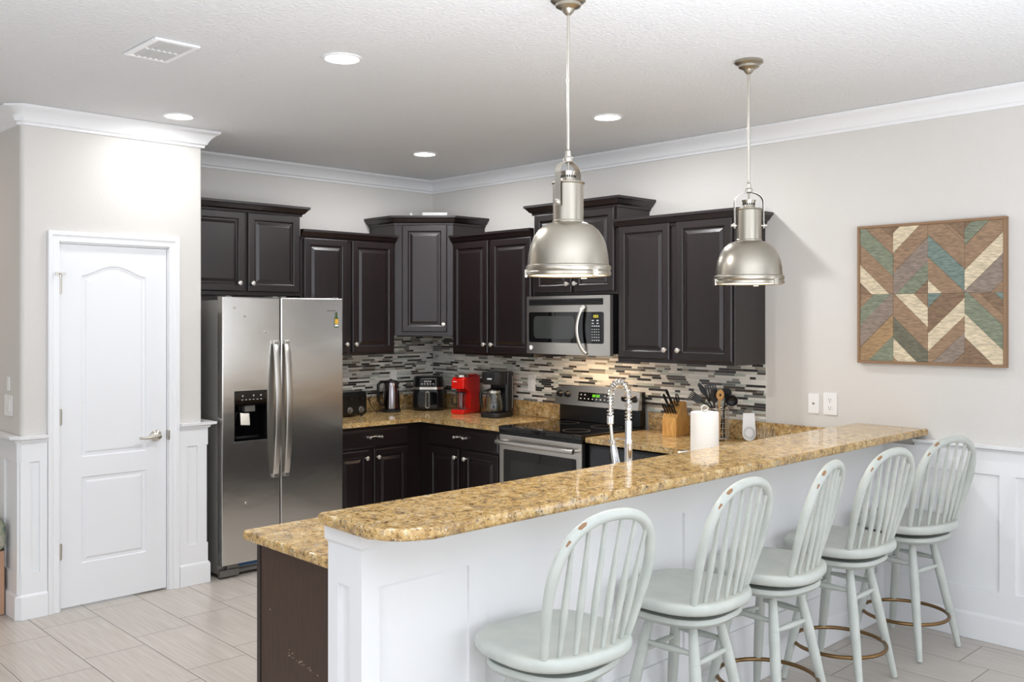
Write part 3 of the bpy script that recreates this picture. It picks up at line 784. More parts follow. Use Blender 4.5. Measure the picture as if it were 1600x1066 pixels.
mb = MB(); mb.rings([[(x, pz(z)-0.0042, z) for x, z in q], [(x, pz(z)-0.0055, z) for x, z in q]]); mb.build('display', glassblk_m, pan)
mb = MB()
for i in range(4):
    x = 0.352+i*0.016+(0.004 if i > 1 else 0)
    for (a, b, c, d) in ((0, 0.0015, 0, 0.016), (0.007, 0.0085, 0, 0.016), (0, 0.0085, 0.015, 0.0165)):
        q = [(x+a, 1.078+c), (x+b, 1.078+c), (x+b, 1.078+d), (x+a, 1.078+d)]
        mb.rings([[(xx, pz(z)-0.0056, z) for xx, z in q], [(xx, pz(z)-0.006, z) for xx, z in q]])
mb.build('clock_digits', led_m, pan, smooth=False)
mb = MB()
for r_ in range(2):
    for i in range(8):
        if r_ == 1 and 2 <= i <= 5: continue
        x = 0.24+i*0.036; z = 1.06+r_*0.026
        q = [(x, z), (x+0.012, z), (x+0.012, z+0.007), (x, z+0.007)]
        mb.rings([[(xx, pz(zz)-0.0056, zz) for xx, zz in q], [(xx, pz(zz)-0.006, zz) for xx, zz in q]])
mb.build('button_print', tick_m, pan, smooth=False)
for x in (0.045, 0.118, RW-0.118, RW-0.045):
    mb = MB(); c = (x, pz(1.085)-0.0006, 1.085)
    mb.lathe([(0.024, 0), (0.024, -0.004), (0.019, -0.008), (0.017, -0.026), (0.014, -0.029), (0, -0.029)], c, 24, 'y')
    mb.box(x-0.004, x+0.004, c[1]-0.034, c[1]-0.028, 1.069, 1.101, 0.0015); mb.build('knob', blk_m, pan)

# ------------------------------------------------------------------ microwave
t = thing('microwave', 'stainless over-the-range microwave with curved handle and keypad', 'microwave', (0, -1.529, 1.3785), RB)
MW, MH, MD = 0.753, 0.392, 0.405
mb = MB(); mb.box(0.002, MW-0.002, -MD+0.03, -0.008, 0.012, MH, 0.002); mb.build('body', blk_m, t)
mb = MB(); n = 12
fr = [(0.0, -MD+0.031)]+[(MW*i/n, -MD-0.012*sin(pi*i/n)) for i in range(n+1)]+[(MW, -MD+0.031)]
mb.prism(fr, 0.0, MH, 0.002, 1); face = mb.build('front_panel', steel2_m, t, angle=30)
def mf(x): return -MD-0.012*sin(pi*min(max(x/MW, 0), 1))
def curved(x0, x1, z0, z1, off, th, name, m, par, r=0.012, n=10):
    mb = MB(); L = rrect(x0, x1, z0, z1, r, 4)
    # subdivide long edges so that the plate follows the bowed front
    P = []
    for i, p in enumerate(L):
        q = L[(i+1) % len(L)]; P.append(p); k = int(abs(q[0]-p[0])/0.06)
        for j in range(1, k+1): P.append((p[0]+(q[0]-p[0])*j/(k+1), p[1]+(q[1]-p[1])*j/(k+1)))
    xs = sorted({round(p[0], 5) for p in P})
    mb.rings([[(x, mf(x)-off, z) for x, z in P], [(x, mf(x)-off-th, z) for x, z in P]], cap=False)
    def cap(o, flip):
        m_ = len(xs); bm = mb.bm
        for a, b in zip(xs, xs[1:]):
            def ext(x):
                if x < x0+r: d = r-sqrt(max(0, r*r-(x0+r-x)**2))
                elif x > x1-r: d = r-sqrt(max(0, r*r-(x-x1+r)**2))
                else: d = 0
                return z0+d, z1-d
            za, zb = ext(a), ext(b)
            v = [(a, za[0]), (b, zb[0]), (b, zb[1]), (a, za[1])]
            try: bm.faces.new([bm.verts.new((x, mf(x)-o, z)) for x, z in v])
            except ValueError: pass
    cap(off+th, False); bmesh.ops.remove_doubles(mb.bm, verts=mb.bm.verts[:], dist=1e-6)
    return mb.build(name, m, par)
curved(0.025, MW-0.055, MH-0.062, MH-0.020, 0.0, 0.0015, 'vent_grille', dark_m, face, 0.005)
mb = MB()
for i in range(3):
    z = MH-0.057+i*0.0125
    L = [(0.03+(MW-0.09)*j/10, mf(0.03+(MW-0.09)*j/10)-0.003, z+0.003) for j in range(11)]
    mb.tube(L, 0.0028, 8)
mb.build('vent_slat', blk_m, face)
curved(0.025, MW-0.05, 0.078, MH-0.108, 0.0, 0.002, 'door_glass', glassblk_m, face, 0.014)
curved(0.075, 0.46, 0.105, MH-0.135, 0.002, 0.0008, 'window_screen', micwin_m, face, 0.03)
mb = MB(); pts = []
for i in range(17):
    s = i/16; z = 0.012+(MH-0.085)*s; b = sin(pi*s)**0.8
    pts.append((0.552-0.040*b+0.012*(0.5-s), mf(0.55)-0.006-0.036*b**0.6, z))
mb.tube(pts, 0.0125, 12, flat=(0, 1, 0, 0.7)); mb.build('handle', nickel_m, face)
mb = MB(); mb.lathe([(0.016, 0), (0.016, -0.002), (0.013, -0.003), (0, -0.003)], (0.045, mf(0.045)-0.0003, 0.04), 24, 'y'); mb.build('badge', white_cer, face)
mb = MB()
rows = [(0.232, 2, 0.018, 0.008), (0.214, 2, 0.018, 0.007), (0.196, 4, 0.011, 0.008), (0.176, 4, 0.008, 0.006), (0.159, 4, 0.008, 0.006), (0.142, 4, 0.008, 0.006), (0.124, 4, 0.009, 0.007), (0.104, 4, 0.010, 0.008)]
for z, k, w, h in rows:
    for i in range(k):
        x = 0.607+i*(0.066/(k-0.3)); y = mf(x)-0.0021
        mb.box(x, x+w, y-0.0006, y, z-0.008, z-0.008+h)
mb.build('key_print', tick_m, face, smooth=False)
mb = MB()
for i in range(3):
    x = 0.622+i*0.014; y = mf(x)-0.0021
    for a, b, c, d in ((0, 0.0015, 0, 0.016), (0.008, 0.0095, 0, 0.016), (0, 0.0095, 0.0145, 0.016), (0, 0.0095, 0, 0.0015)): mb.box(x+a, x+b, y-0.0006, y, 0.247+c, 0.247+d)
mb.build('clock_digits', ledy_m, face, smooth=False)
hl = area('hood_lamp', (-0.24, -1.9, 1.372), (0, 0, 0), 0.12, 0.55, 2.6, (1.0, 0.68, 0.40)); hl.rotation_euler = (0, 0, 0)

# ------------------------------------------------------------------ dishwasher
t = thing('dishwasher', 'black dishwasher under the counter right of the range', 'dishwasher', (0, -2.2905, 0), RB)
mb = MB(); mb.box(0.002, 0.607, -0.59, -0.02, 0.02, BH-0.002); mb.build('body', dark_m, t, smooth=False)
mb = MB(); mb.box(0.006, 0.604, -0.63, -0.591, 0.1, 0.842, 0.008, 3); dd = mb.build('door', blk_m, t)
mb = MB(); vplate(mb, 0.03, 0.58, 0.13, 0.825, -0.634, -0.6303, 0.01); mb.build('front_panel', mat('dishwasher_panel', (44, 46, 50), 0.25), dd)
mb = MB(); mb.box(0.01, 0.6, -0.56, -0.55, 0.001, 0.098); mb.build('kick_plate', dark_m, t, smooth=False)

# ------------------------------------------------------------------ ceiling fittings
first = None
for (x, y, lab) in ((-2.675, -2.67, 'nearest round recessed ceiling light, left of the near pendant rod'), (-2.675, -1.03, 'round recessed ceiling light right above the pantry door wall'),
                    (-0.91, -1.03, 'farthest round recessed ceiling light, near the back corner'), (-0.91, -2.69, 'round recessed ceiling light between the two pendants')):
    if first is None:
        t = thing('recessed_light', lab, 'ceiling light', (x, y, CEIL), 0, 'recessed ceiling lights'); first = t
        MB().lathe([(0.070, -0.0005), (0.088, -0.0005), (0.087, -0.005), (0.076, -0.008), (0.070, -0.004)], (0, 0, 0), 40, cap=False).build('trim_ring', white_m, t)
        MB().lathe([(0, -0.004), (0.070, -0.003)], (0, 0, 0), 40, cap=False).build('diffuser', lamp_m, t)
    else:
        t = copy_tree(first); t.location = (x, y, CEIL); t['label'] = lab
    area('recessed_lamp', (x, y, CEIL-0.012), (0, 0, 0), 0.13, 0.13, 3.4 if (x < -2 and y > -2) else 13.5, (0.98, 0.985, 1.0), 'DISK')
t = thing('air_vent', 'white louvered air vent in the ceiling above the pantry', 'air vent', (-3.302, -2.255, CEIL), 0)
mb = MB(); a, b = 0.097, 0.163
for x0, x1, y0, y1 in ((-a, a, -b, -b+0.025), (-a, a, b-0.025, b), (-a, -a+0.025, -b+0.025, b-0.025), (a-0.025, a, -b+0.025, b-0.025), (-a+0.025, a-0.025, -0.004, 0.004)):
    mb.box(x0, x1, y0, y1, -0.012, -0.0008, 0.003, 1)
mb.build('frame', white_m, t)
MB().box(-a+0.02, a-0.02, -b+0.02, b-0.02, -0.0015, -0.0007).build('duct_opening', mat('vent_dark', (60, 60, 60), 0.8), t, smooth=False)
mb = MB()
for i in range(6):
    for s in (-1, 1):
        x = -a+0.036+i*0.0245; st = len(mb.bm.verts)
        mb.box(-0.011, 0.011, s*0.071-0.064, s*0.071+0.064, -0.001, 0.001); mb.xform(Matrix.Translation((x, 0, -0.008)) @ Matrix.Rotation(radians(28), 4, 'Y'), st)
mb.build('louver', mat('vent_louver', (206, 206, 204), 0.5), t)

area('hall_lamp', (-4.3, 0.5, CEIL-0.012), (0, 0, 0), 0.13, 0.13, 7.0, (1.0, 0.80, 0.62), 'DISK')
# ------------------------------------------------------------------ pendants
def pendant(loc, yaw_yoke, label):
    t = thing('pendant_lamp', label, 'pendant lamp', (loc[0], loc[1], CEIL), 0, 'brushed nickel pendants above the bar')
    B = -CEIL
    MB().lathe([(0, -0.0008), (0.062, -0.0008), (0.063, -0.010), (0.056, -0.016), (0.046, -0.02), (0.045, -0.030), (0.034, -0.036), (0.024, -0.04), (0.018, -0.05), (0.012, -0.056), (0.007, -0.06)], (0, 0, 0), 36, cap=False).build('canopy', pendm_m, t)
    mb = MB(); mb.tube([(0, 0, -0.058), (0, 0, B+2.225)], 0.0055, 12); mb.lathe([(0.0075, 0), (0.0075, 0.012)], (0, 0, -0.30), 12); mb.build('rod', nickel_m, t)
    mb = MB(); mb.lathe([(0.006, 0.045), (0.010, 0.04), (0.011, 0.022), (0.017, 0.016), (0.017, 0.004), (0.012, 0)], (0, 0, B+2.178), 20); mb.build('coupling', nickel_m, t)
    # yoke strap
    R = 0.064; pth = []
    zt = B+2.182; zp = B+2.020
    for i in range(0, 5): pth.append((-R, zp+(zt-0.045-zp)*i/4))
    for i in range(1, 12):
        a = pi-pi*i/12; pth.append((R*cos(a), zt-0.045+0.045*sin(a)))
    for i in range(0, 5): pth.append((R, zt-0.045-(zt-0.045-zp)*i/4))
    L = []
    for i, (x, z) in enumerate(pth):
        p0 = Vector(pth[max(i-1, 0)]); p1 = Vector(pth[min(i+1, len(pth)-1)]); d = (p1-p0).normalized(); nx, nz = -d.y, d.x
        L.append([(x+nx*0.0012, -0.0115, z+nz*0.0012), (x+nx*0.0012, 0.0115, z+nz*0.0012), (x-nx*0.0012, 0.0115, z-nz*0.0012), (x-nx*0.0012, -0.0115, z-nz*0.0012)])
    yk = MB().rings(L).build('yoke', nickel_m, t, angle=50); yk.rotation_euler = (0, 0, yaw_yoke)
    mb = MB()
    for s in (-1, 1):
        mb.lathe([(0.010, 0), (0.010, 0.004*s), (0.006, 0.007*s), (0.006, 0.014*s), (0, 0.015*s)], (s*0.0655, 0, B+2.034), 14, 'x')
        mb.tube([(s*0.055, 0, B+2.034), (s*0.066, 0, B+2.034)], 0.005, 10)
    o = mb.build('thumb_screw', nickel_m, yk)
    mb = MB(); mb.lathe([(0.004, 0.075), (0.004, 0.034), (0.024, 0.032), (0.030, 0.036), (0.031, 0.040), (0.027, 0.028), (0.026, 0.014), (0.031, 0.002), (0.05, 0.0)], (0, 0, B+2.106), 32, cap=False)
    neck = mb.build('neck', pendm_m, t)
    mb = MB()
    for i in range(20):
        a = 2*pi*i/20; st = len(mb.bm.verts); mb.box(0.0255, 0.0275, -0.0022, 0.0022, -0.004, 0.004); mb.xform(Matrix.Translation((0, 0, B+2.128)) @ Matrix.Rotation(a, 4, 'Z'), st)
    mb.build('vent_hole', dark_m, neck, smooth=False)
    mb = MB(); mb.lathe([(0.046, 0.142), (0.0585, 0.142), (0.0595, 0.138), (0.055, 0.134), (0.0545, 0.006), (0.057, 0.003), (0.057, -0.002), (0.052, -0.003)], (0, 0, B+1.966), 40, cap=False); mb.build('cylinder', pendm_m, t)
    prof = [(0.050, 1.9645), (0.066, 1.962), (0.088, 1.953), (0.108, 1.936), (0.124, 1.912), (0.136, 1.882), (0.142, 1.852), (0.1445, 1.825), (0.1455, 1.812), (0.151, 1.809), (0.153, 1.801), (0.151, 1.793), (0.149, 1.790), (0.153, 1.786), (0.1525, 1.776), (0.147, 1.773), (0.143, 1.776), (0.142, 1.81), (0.138, 1.852), (0.132, 1.882), (0.12, 1.91), (0.104, 1.932), (0.085, 1.949), (0.05, 1.958)]
    mb = MB(); mb.lathe([(r, z-CEIL) for r, z in prof], (0, 0, 0), 56, cap=False); sh = mb.build('shade', pendm_m, t, angle=30)
    mb = MB()
    for i in range(3):
        a = radians(20+120*i); st = len(mb.bm.verts); mb.box(0.1475, 0.1565, -0.012, 0.012, 1.768-CEIL, 1.796-CEIL, 0.002); mb.xform(Matrix.Rotation(a, 4, 'Z'), st)
    mb.build('clip', nickel_m, sh)
    MB().lathe([(0, 1.7775-CEIL), (0.1405, 1.7785-CEIL), (0.1405, 1.783-CEIL), (0, 1.784-CEIL)], (0, 0, 0), 48, cap=False).build('diffuser', pendlamp_m, t)
    area('pendant_bulb', (loc[0], loc[1], 1.77), (0, 0, 0), 0.24, 0.24, 1.2, (1.0, 0.88, 0.68), 'DISK')
    return t
vyaw = radians(YAW)
# yoke axis of the near lamp is turned partly towards the viewer, that of the far lamp lies across the view
pendant((-2.52, -3.875), radians(YAW-90+51), 'nearer brushed nickel dome pendant lamp over the bar')
pendant((-1.344, -3.878), radians(YAW-90+0), 'farther brushed nickel dome pendant lamp over the bar')

# ------------------------------------------------------------------ wall plates
def wall_plate(name, label, cat, loc, rz, w, h, kind, group=None):
    t = thing(name, label, cat, loc, rz, group)
    vplate(MB(), -w/2, w/2, 0, h, -0.006, -0.0005, 0.005).build('cover_plate', plate_m, t)
    if kind == 'duplex':
        for z in (h*0.32, h*0.68):
            o = vplate(MB(), -0.017, 0.017, z-0.017, z+0.017, -0.008, -0.0061, 0.011).build('socket', plate_m, t)
            mb = MB(); mb.box(-0.008, -0.006, -0.0084, -0.0079, z-0.002, z+0.008); mb.box(0.005, 0.007, -0.0084, -0.0079, z-0.002, z+0.007); mb.lathe([(0.003, 0), (0.003, -0.0005)], (0, -0.0079, z-0.009), 10, 'y'); mb.build('slot', dark_m, o, smooth=False)
    elif kind == 'jack':
        MB().lathe([(0.006, 0), (0.006, -0.004), (0.0025, -0.006), (0, -0.006)], (0, -0.006, h/2), 14, 'y').build('jack', gray_m, t)
    elif kind == 'rocker':
        n = max(1, round(w/0.075))
        for i in range(n):
            x = (i-(n-1)/2)*0.046; vplate(MB(), x-0.016, x+0.016, h/2-0.033, h/2+0.033, -0.0095, -0.0061, 0.003).build('switch', plate_m, t)
    return t
wall_plate('cable_plate', 'small white wall plate with a single round jack above the bar', 'wall plate', (0, -3.467, 1.076), RB, 0.066, 0.112, 'jack')
wall_plate('outlet', 'white double outlet on the plain wall above the bar, right of the jack plate', 'outlet', (0, -3.568, 1.074), RB, 0.082, 0.124, 'duplex')
wall_plate('outlet', 'white outlet on the mosaic backsplash beside the black coffee maker', 'outlet', (-0.0062, -1.182, 1.072), RB, 0.078, 0.122, 'rocker')
wall_plate('outlet', 'white outlet on the mosaic backsplash above the kettle', 'outlet', (-0.42, -0.0062, 1.075), 0, 0.068, 0.118, 'rocker')
wall_plate('light_switch', 'white light switch plate on the hall wall at the left edge', 'switch', (PX0-0.0, -0.487, 1.083), -pi/2, 0.13, 0.115, 'rocker')
wall_plate('sensor', 'small white remote holder on the hall wall above the switch', 'remote', (PX0-0.0, -0.49, 1.222), -pi/2, 0.045, 0.075, 'none')
wall_plate('outlet', 'white outlet low on the bar wainscot behind the last stool', 'outlet', (-0.16, BY0-0.0, 0.285), 0, 0.07, 0.115, 'duplex')

# ------------------------------------------------------------------ wood wall art
AY, AZ0, AW, AH = -3.743, 1.377, 0.765, 0.749
t = thing('wall_art', 'square reclaimed wood chevron art with green, cream and brown planks', 'wall art', (0, AY, AZ0), RB)
MB().box(0.004, AW-0.004, -0.02, -0.0008, 0.004, AH-0.004).build('backing', dark_m, t, smooth=False)
mb = MB(); f = 0.014
for a in ((0, AW, 0, f), (0, AW, AH-f, AH), (0, f, f, AH-f), (AW-f, AW, f, AH-f)): mb.box(a[0], a[1], -0.036, -0.0008, a[2], a[3], 0.0015, 1)
mb.build('frame', frame_m, t)
CW, CH = (AW-2*f)/4, (AH-2*f)/2
U = 0.000911*CH/0.36
cells = [('\\', [(-130, 'D'), (-35, 'B'), (90, 'G'), (215, 'B'), (322, 'C'), (900, 'D')]),
         ('/', [(38, 'D'), (155, 'C'), (215, 'B'), (272, 'B'), (412, 'Y'), (520, 'G'), (900, 'D')]),
         ('\\', [(-108, 'D'), (-85, 'B'), (60, 'B'), (185, 'T'), (316, 'B'), (900, 'C')]),
         ('/', [(40, 'D'), (130, 'G'), (270, 'B'), (384, 'C'), (530, 'Y'), (900, 'B')]),
         ('/', [(86, 'B'), (187, 'G'), (318, 'Y'), (447, 'O'), (900, 'G')]),
         ('\\', [(-120, 'B'), (-8, 'C'), (130, 'B'), (257, 'K'), (367, 'C'), (900, 'O')]),
         ('/', [(80, 'T'), (230, 'D'), (332, 'C'), (420, 'B'), (530, 'Y'), (900, 'D')]),
         ('\\', [(-155, 'T'), (-75, 'D'), (-18, 'B'), (115, 'G'), (246, 'C'), (370, 'D'), (900, 'D')])]
def clip(poly, fn):
    out = []
    for i in range(len(poly)):
        a, b = poly[i], poly[(i+1) % len(poly)]; da, db = fn(a), fn(b)
        if da >= 0: out.append(a)
        if (da >= 0) != (db >= 0):
            s = da/(da-db); out.append((a[0]+(b[0]-a[0])*s, a[1]+(b[1]-a[1])*s))
    return out
G = 0.0006
for ci, (dr, strips) in enumerate(cells):
    cx, cr = ci % 4, ci//4
    sq_ = [(G, G), (CW-G, G), (CW-G, CH-G), (G, CH-G)]
    lo = -900*U
    for hi, col in strips:
        T = (lambda p: p[1]-p[0]) if dr == '\\' else (lambda p: p[1]+p[0])
        h = hi*U
        pg = clip(clip(sq_, lambda p: T(p)-lo-G), lambda p: h-G-T(p))
        lo = h
        if len(pg) < 3: continue
        th = random.uniform(0.0, 0.003)
        P = [(f+cx*CW+u, AH-f-cr*CH-v) for u, v in pg]
        mb = MB(); mb.rings([[(x, -0.0201, z) for x, z in P], [(x, -0.029-th, z) for x, z in P]]); mb.build('plank', PLANKC[col], t, smooth=False)

# ------------------------------------------------------------------ bar stools
def stool():
    t = thing('bar_stool', 'stool', 'bar stool', (0, 0, 0), 0, 'pale windsor swivel stools along the bar')
    SZ = 0.638
    # seat: rounded D with a dished top
    def ol(f, z):
        L = []
        for i in range(48):
            a = 2*pi*i/48; c, s = cos(a), sin(a)
            n = 3.0 if s > 0 else 2.7
            k = (abs(c)**n+abs(s)**n)**(-1/n)
            L.append((c*k*0.230*f, s*k*(0.206 if s > 0 else 0.222)*f, z))
        return L
    loops = [ol(0.90, SZ-0.045), ol(0.965, SZ-0.042), ol(0.995, SZ-0.032), ol(1.0, SZ-0.018), ol(0.985, SZ-0.006), ol(0.95, SZ), ol(0.86, SZ-0.002), ol(0.72, SZ-0.009), ol(0.5, SZ-0.013), ol(0.25, SZ-0.014), ol(0.05, SZ-0.014)]
    seat = MB().rings(loops).build('seat', stool_m, t, angle=50)
    MB().lathe([(0.09, 0.5735), (0.09, 0.5845)], (0, 0, 0), 24).build('swivel_plate', dark_m, t)
    def disc(f, z): return [(x*f/1.0, y*f, z) for x, y, _ in ol(1, 0)]
    MB().rings([disc(0.70, 0.536), disc(0.80, 0.541), disc(0.86, 0.556), disc(0.86, 0.566), disc(0.84, 0.573)]).build('seat_base', stool_m, t, angle=40)
    # bow
    yb = lambda h: -0.1525-0.275*h
    half = [(0.168, 0.0), (0.178, 0.06), (0.189, 0.14), (0.196, 0.21), (0.196, 0.27), (0.186, 0.33), (0.165, 0.385), (0.132, 0.425), (0.090, 0.449), (0.045, 0.461)]
    half = [(x*1.025, h*0.893) for x, h in half]
    pts = half+[(0, 0.4143)]+[(-x, h) for x, h in half[::-1]]
    P = [(x, yb(h), SZ-0.002+h) for x, h in pts]
    # smooth by Catmull-Rom
    Q = []
    for i in range(len(P)-1):
        p0, p1, p2, p3 = (Vector(P[max(i-1, 0)]), Vector(P[i]), Vector(P[i+1]), Vector(P[min(i+2, len(P)-1)]))
        for k in range(3):
            s = k/3; Q.append(0.5*((2*p1)+(p2-p0)*s+(2*p0-5*p1+4*p2-p3)*s*s+(3*p1-p0-3*p2+p3)*s**3))
    Q.append(Vector(P[-1])); n = len(Q)
    bow = MB().tube(Q, [0.0132+0.004*min(1, min(i, n-1-i)/10) for i in range(n)], 12).build('back_bow', stool_m, t, angle=60)
    mb = MB(); up = Vector((0, -0.008, 0.0125))
    mb.tube([Q[n-24]+up*0.9, Q[n-23]+up, Q[n-22]+up, Q[n-21]+up*0.9], [0.003, 0.0072, 0.0072, 0.003], 8)
    mb.tube([Q[n-20]+Vector((-0.010, -0.010, 0.004)), Q[n-19]+Vector((-0.0115, -0.009, 0.002))], [0.0045, 0.0035], 8)
    mb.build('worn_patch', bare_m, bow, label='paint worn to bare wood')
    for bxp, tx in ((-0.128, -0.152), (-0.077, -0.096), (-0.026, -0.033), (0.026, 0.033), (0.077, 0.096), (0.128, 0.152)):
        by = -0.150-0.042*(1-(bxp/0.172)**2)
        hh = 0.4143
        for i in range(len(Q)//2, 0, -1):
            if abs(Q[i].x) >= abs(tx): hh = Q[i].z-SZ; break
        a = Vector((bxp, by, SZ-0.001)); b = Vector((tx, yb(hh), SZ+hh-0.006)); sp_ = []
        rr = [0.0068, 0.0085, 0.0108, 0.012, 0.011, 0.0095, 0.008, 0.0068, 0.0064]
        MB().tube([a.lerp(b, i/8) for i in range(9)], rr, 10).build('spindle', stool_m, t, angle=60)
    legs = []
    for k in range(4):
        a = radians(45+90*k); d = Vector((cos(a), sin(a), 0))
        A, B = d*0.252+Vector((0, 0, 0.004)), d*0.125+Vector((0, 0, 0.5385))
        P, R = [], []
        for s, r in ((0, 0.0125), (0.01, 0.0135), (0.22, 0.0172), (0.262, 0.0178), (0.265, 0.0165), (0.268, 0.0178), (0.45, 0.0205), (0.66, 0.0215), (0.735, 0.021), (0.738, 0.0195), (0.742, 0.021), (0.9, 0.0175), (1, 0.0155)):
            P.append(A.lerp(B, s)); R.append(r)
        MB().tube(P, R, 14).build('leg', stool_m, t, angle=60); legs.append((A, B))
    for k in range(4):
        z = 0.40 if k % 2 == 0 else 0.435
        s = z/0.5385
        p, q = legs[k][0].lerp(legs[k][1], s), legs[(k+1) % 4][0].lerp(legs[(k+1) % 4][1], s)
        d = (q-p).normalized(); p, q = p+d*0.008, q-d*0.008
        MB().tube([p.lerp(q, i/8) for i in range(9)], [0.0085, 0.0095, 0.0112, 0.0125, 0.013, 0.0125, 0.0112, 0.0095, 0.0085], 10).build('stretcher', stool_m, t, angle=60)
    rg = MB().tube([(0.2*cos(2*pi*i/48), 0.2*sin(2*pi*i/48), 0.163) for i in range(48)], 0.0085, 10, True).build('foot_ring', brass_m, t, label='antique brass foot ring')
    return t
LABS = ['nearest pale grey windsor bar stool, cut off by the bottom edge', 'second bar stool from the near end of the bar', 'middle bar stool, its back turned edge-on to the viewer',
        'fourth bar stool from the near end, with a slanting oval back', 'farthest bar stool, standing next to the white wainscot wall']
proto = stool()
POS = [(-2.853, -4.119, 8, -94.5), (-2.13, -4.097, 4, -88), (-1.595, -4.118, -4, -78.5), (-0.994, -4.124, 2, -94.5), (-0.348, -4.143, -7, -103.4)]
for i, (x, y, lr, ba) in enumerate(POS):
    o = proto if i == 0 else copy_tree(proto)
    o.location = (x, y, 0); o.rotation_euler = (0, 0, radians(lr)); o['label'] = LABS[i]
    for ch in o.children:
        if ch.name.split('.')[0] in ('seat', 'back_bow', 'spindle', 'seat_base'):
            ch.rotation_euler = (0, 0, radians(ba+90-lr) if not ch.name.startswith('seat_base') else 0)

# ------------------------------------------------------------------ worktop things
# toaster
t = thing('toaster', 'black toaster with two dials, half hidden by the refrigerator', 'toaster', (-1.02, -0.20, CT+0.001), radians(4))
MB().box(-0.15, 0.15, -0.095, 0.10, 0.008, 0.185, 0.022, 4).build('body', blk_m, t)
mb = MB()
for x in (-0.11, 0.11):
    for y in (-0.07, 0.07): mb.lathe([(0.012, 0), (0.012, 0.012)], (x, y, 0), 10)
mb.build('foot', blkm_m, t)
mb = MB()
for y in (-0.045, 0.045): mb.box(-0.12, 0.12, y-0.014, y+0.014, 0.1845, 0.1865, 0.0008, 1)
mb.build('slot_trim', gray_m, t)
for x in (-0.02, 0.085):
    MB().lathe([(0.024, 0), (0.024, -0.005), (0.017, -0.008), (0.015, -0.02), (0, -0.021)], (x, -0.0953, 0.05), 24, 'y').build('dial', gray_m, t)
    mb = MB(); mb.box(x-0.012, x+0.012, -0.118, -0.0955, 0.125, 0.135, 0.003); mb.build('lever', blkm_m, t)
# kettle
t = thing('electric_kettle', 'tall stainless and black electric kettle', 'kettle', (-0.565, -0.172, CT+0.001), radians(20))
MB().lathe([(0.074, 0), (0.078, 0.004), (0.078, 0.016), (0.07, 0.021)], (0, 0, 0), 36).build('power_base', blkm_m, t)
MB().lathe([(0.067, 0.022), (0.071, 0.028), (0.070, 0.05), (0.066, 0.13), (0.060, 0.20), (0.056, 0.228)], (0, 0, 0), 40).build('body', mat('dark_steel', (150, 146, 148), 0.14, 1.0), t)
MB().lathe([(0.0565, 0.2285), (0.0565, 0.236), (0.05, 0.243), (0.03, 0.247), (0.012, 0.248), (0.012, 0.256), (0, 0.257)], (0, 0, 0), 36).build('lid', blkm_m, t)
mb = MB(); mb.rings([[(-0.012, -0.05, 0.19), (0.012, -0.05, 0.19), (0.016, -0.05, 0.232), (-0.016, -0.05, 0.232)], [(-0.004, -0.075, 0.222), (0.004, -0.075, 0.222), (0.008, -0.08, 0.233), (-0.008, -0.08, 0.233)]]); mb.build('spout', blkm_m, t)
hp = [(-0.035, 0.03, 0.235), (-0.07, 0.045, 0.236), (-0.095, 0.055, 0.215), (-0.098, 0.056, 0.15), (-0.092, 0.053, 0.09), (-0.066, 0.038, 0.05)]
MB().tube(hp, [0.010, 0.012, 0.013, 0.012, 0.011, 0.009], 12, flat=(0.87, -0.5, 0, 0.9)).build('handle', blk_m, t)
MB().tube([(-0.07, 0.03, 0.006), (-0.12, 0.06, 0.006), (-0.16, 0.02, 0.006), (-0.15, 0.08, 0.05), (-0.12, 0.13, 0.10), (-0.09, 0.12, 0.13)], 0.003, 8).build('cord', blkm_m, t)
# air fryer in the corner
t = thing('air_fryer', 'rounded black air fryer with silver band in the counter corner', 'air fryer', (-0.235, -0.235, CT+0.001), -pi/4+radians(2))
def rb(h, d, f=1.0): return [(x, y, h) for x, y in rrect(-0.125*f, 0.125*f, -0.13*f, 0.12*f, 0.075*f, 8)]
MB().rings([rb(0.0, 0, 0.9), rb(0.012, 0, 0.98), rb(0.03, 0, 1.02), rb(0.12, 0, 1.0), rb(0.168, 0, 0.97)]).build('lower_body', blk_m, t, angle=50)
MB().rings([rb(0.1685, 0, 0.975), rb(0.187, 0, 0.97)]).build('silver_band', nickel_m, t, angle=50)
MB().rings([rb(0.1875, 0, 0.965), rb(0.22, 0, 0.955), rb(0.258, 0, 0.92), rb(0.268, 0, 0.86), rb(0.270, 0, 0.6)]).build('upper_body', blk_m, t, angle=50)
mb = MB(); vplate(mb, -0.06, 0.06, 0.20, 0.25, -0.129, -0.1225, 0.01); mb.build('touch_panel', glassblk_m, t)
mb = MB()
for i in range(5): mb.lathe([(0.006, 0), (0.006, -0.0006)], (-0.045+i*0.0225, -0.1292, 0.213), 10, 'y')
for i in range(4): mb.box(-0.026+i*0.015, -0.017+i*0.015, -0.1298, -0.1291, 0.226, 0.240)
mb.build('panel_print', tick_m, t, smooth=False)
mb = MB(); vplate(mb, -0.075, 0.075, 0.03, 0.15, -0.137, -0.131, 0.02); bk = mb.build('basket_front', glassblk_m, t)
hd = MB()
lp = rrect(-0.014, 0.014, 0.025, 0.152, 0.0135, 6)
hd.tube([(x, -0.150, z) for x, z in lp], 0.0038, 8, True); hd.build('handle_trim', nickel_m, bk)
hd = MB(); vplate(hd, -0.011, 0.011, 0.028, 0.149, -0.152, -0.1372, 0.010); hd.build('handle', blk_m, bk)
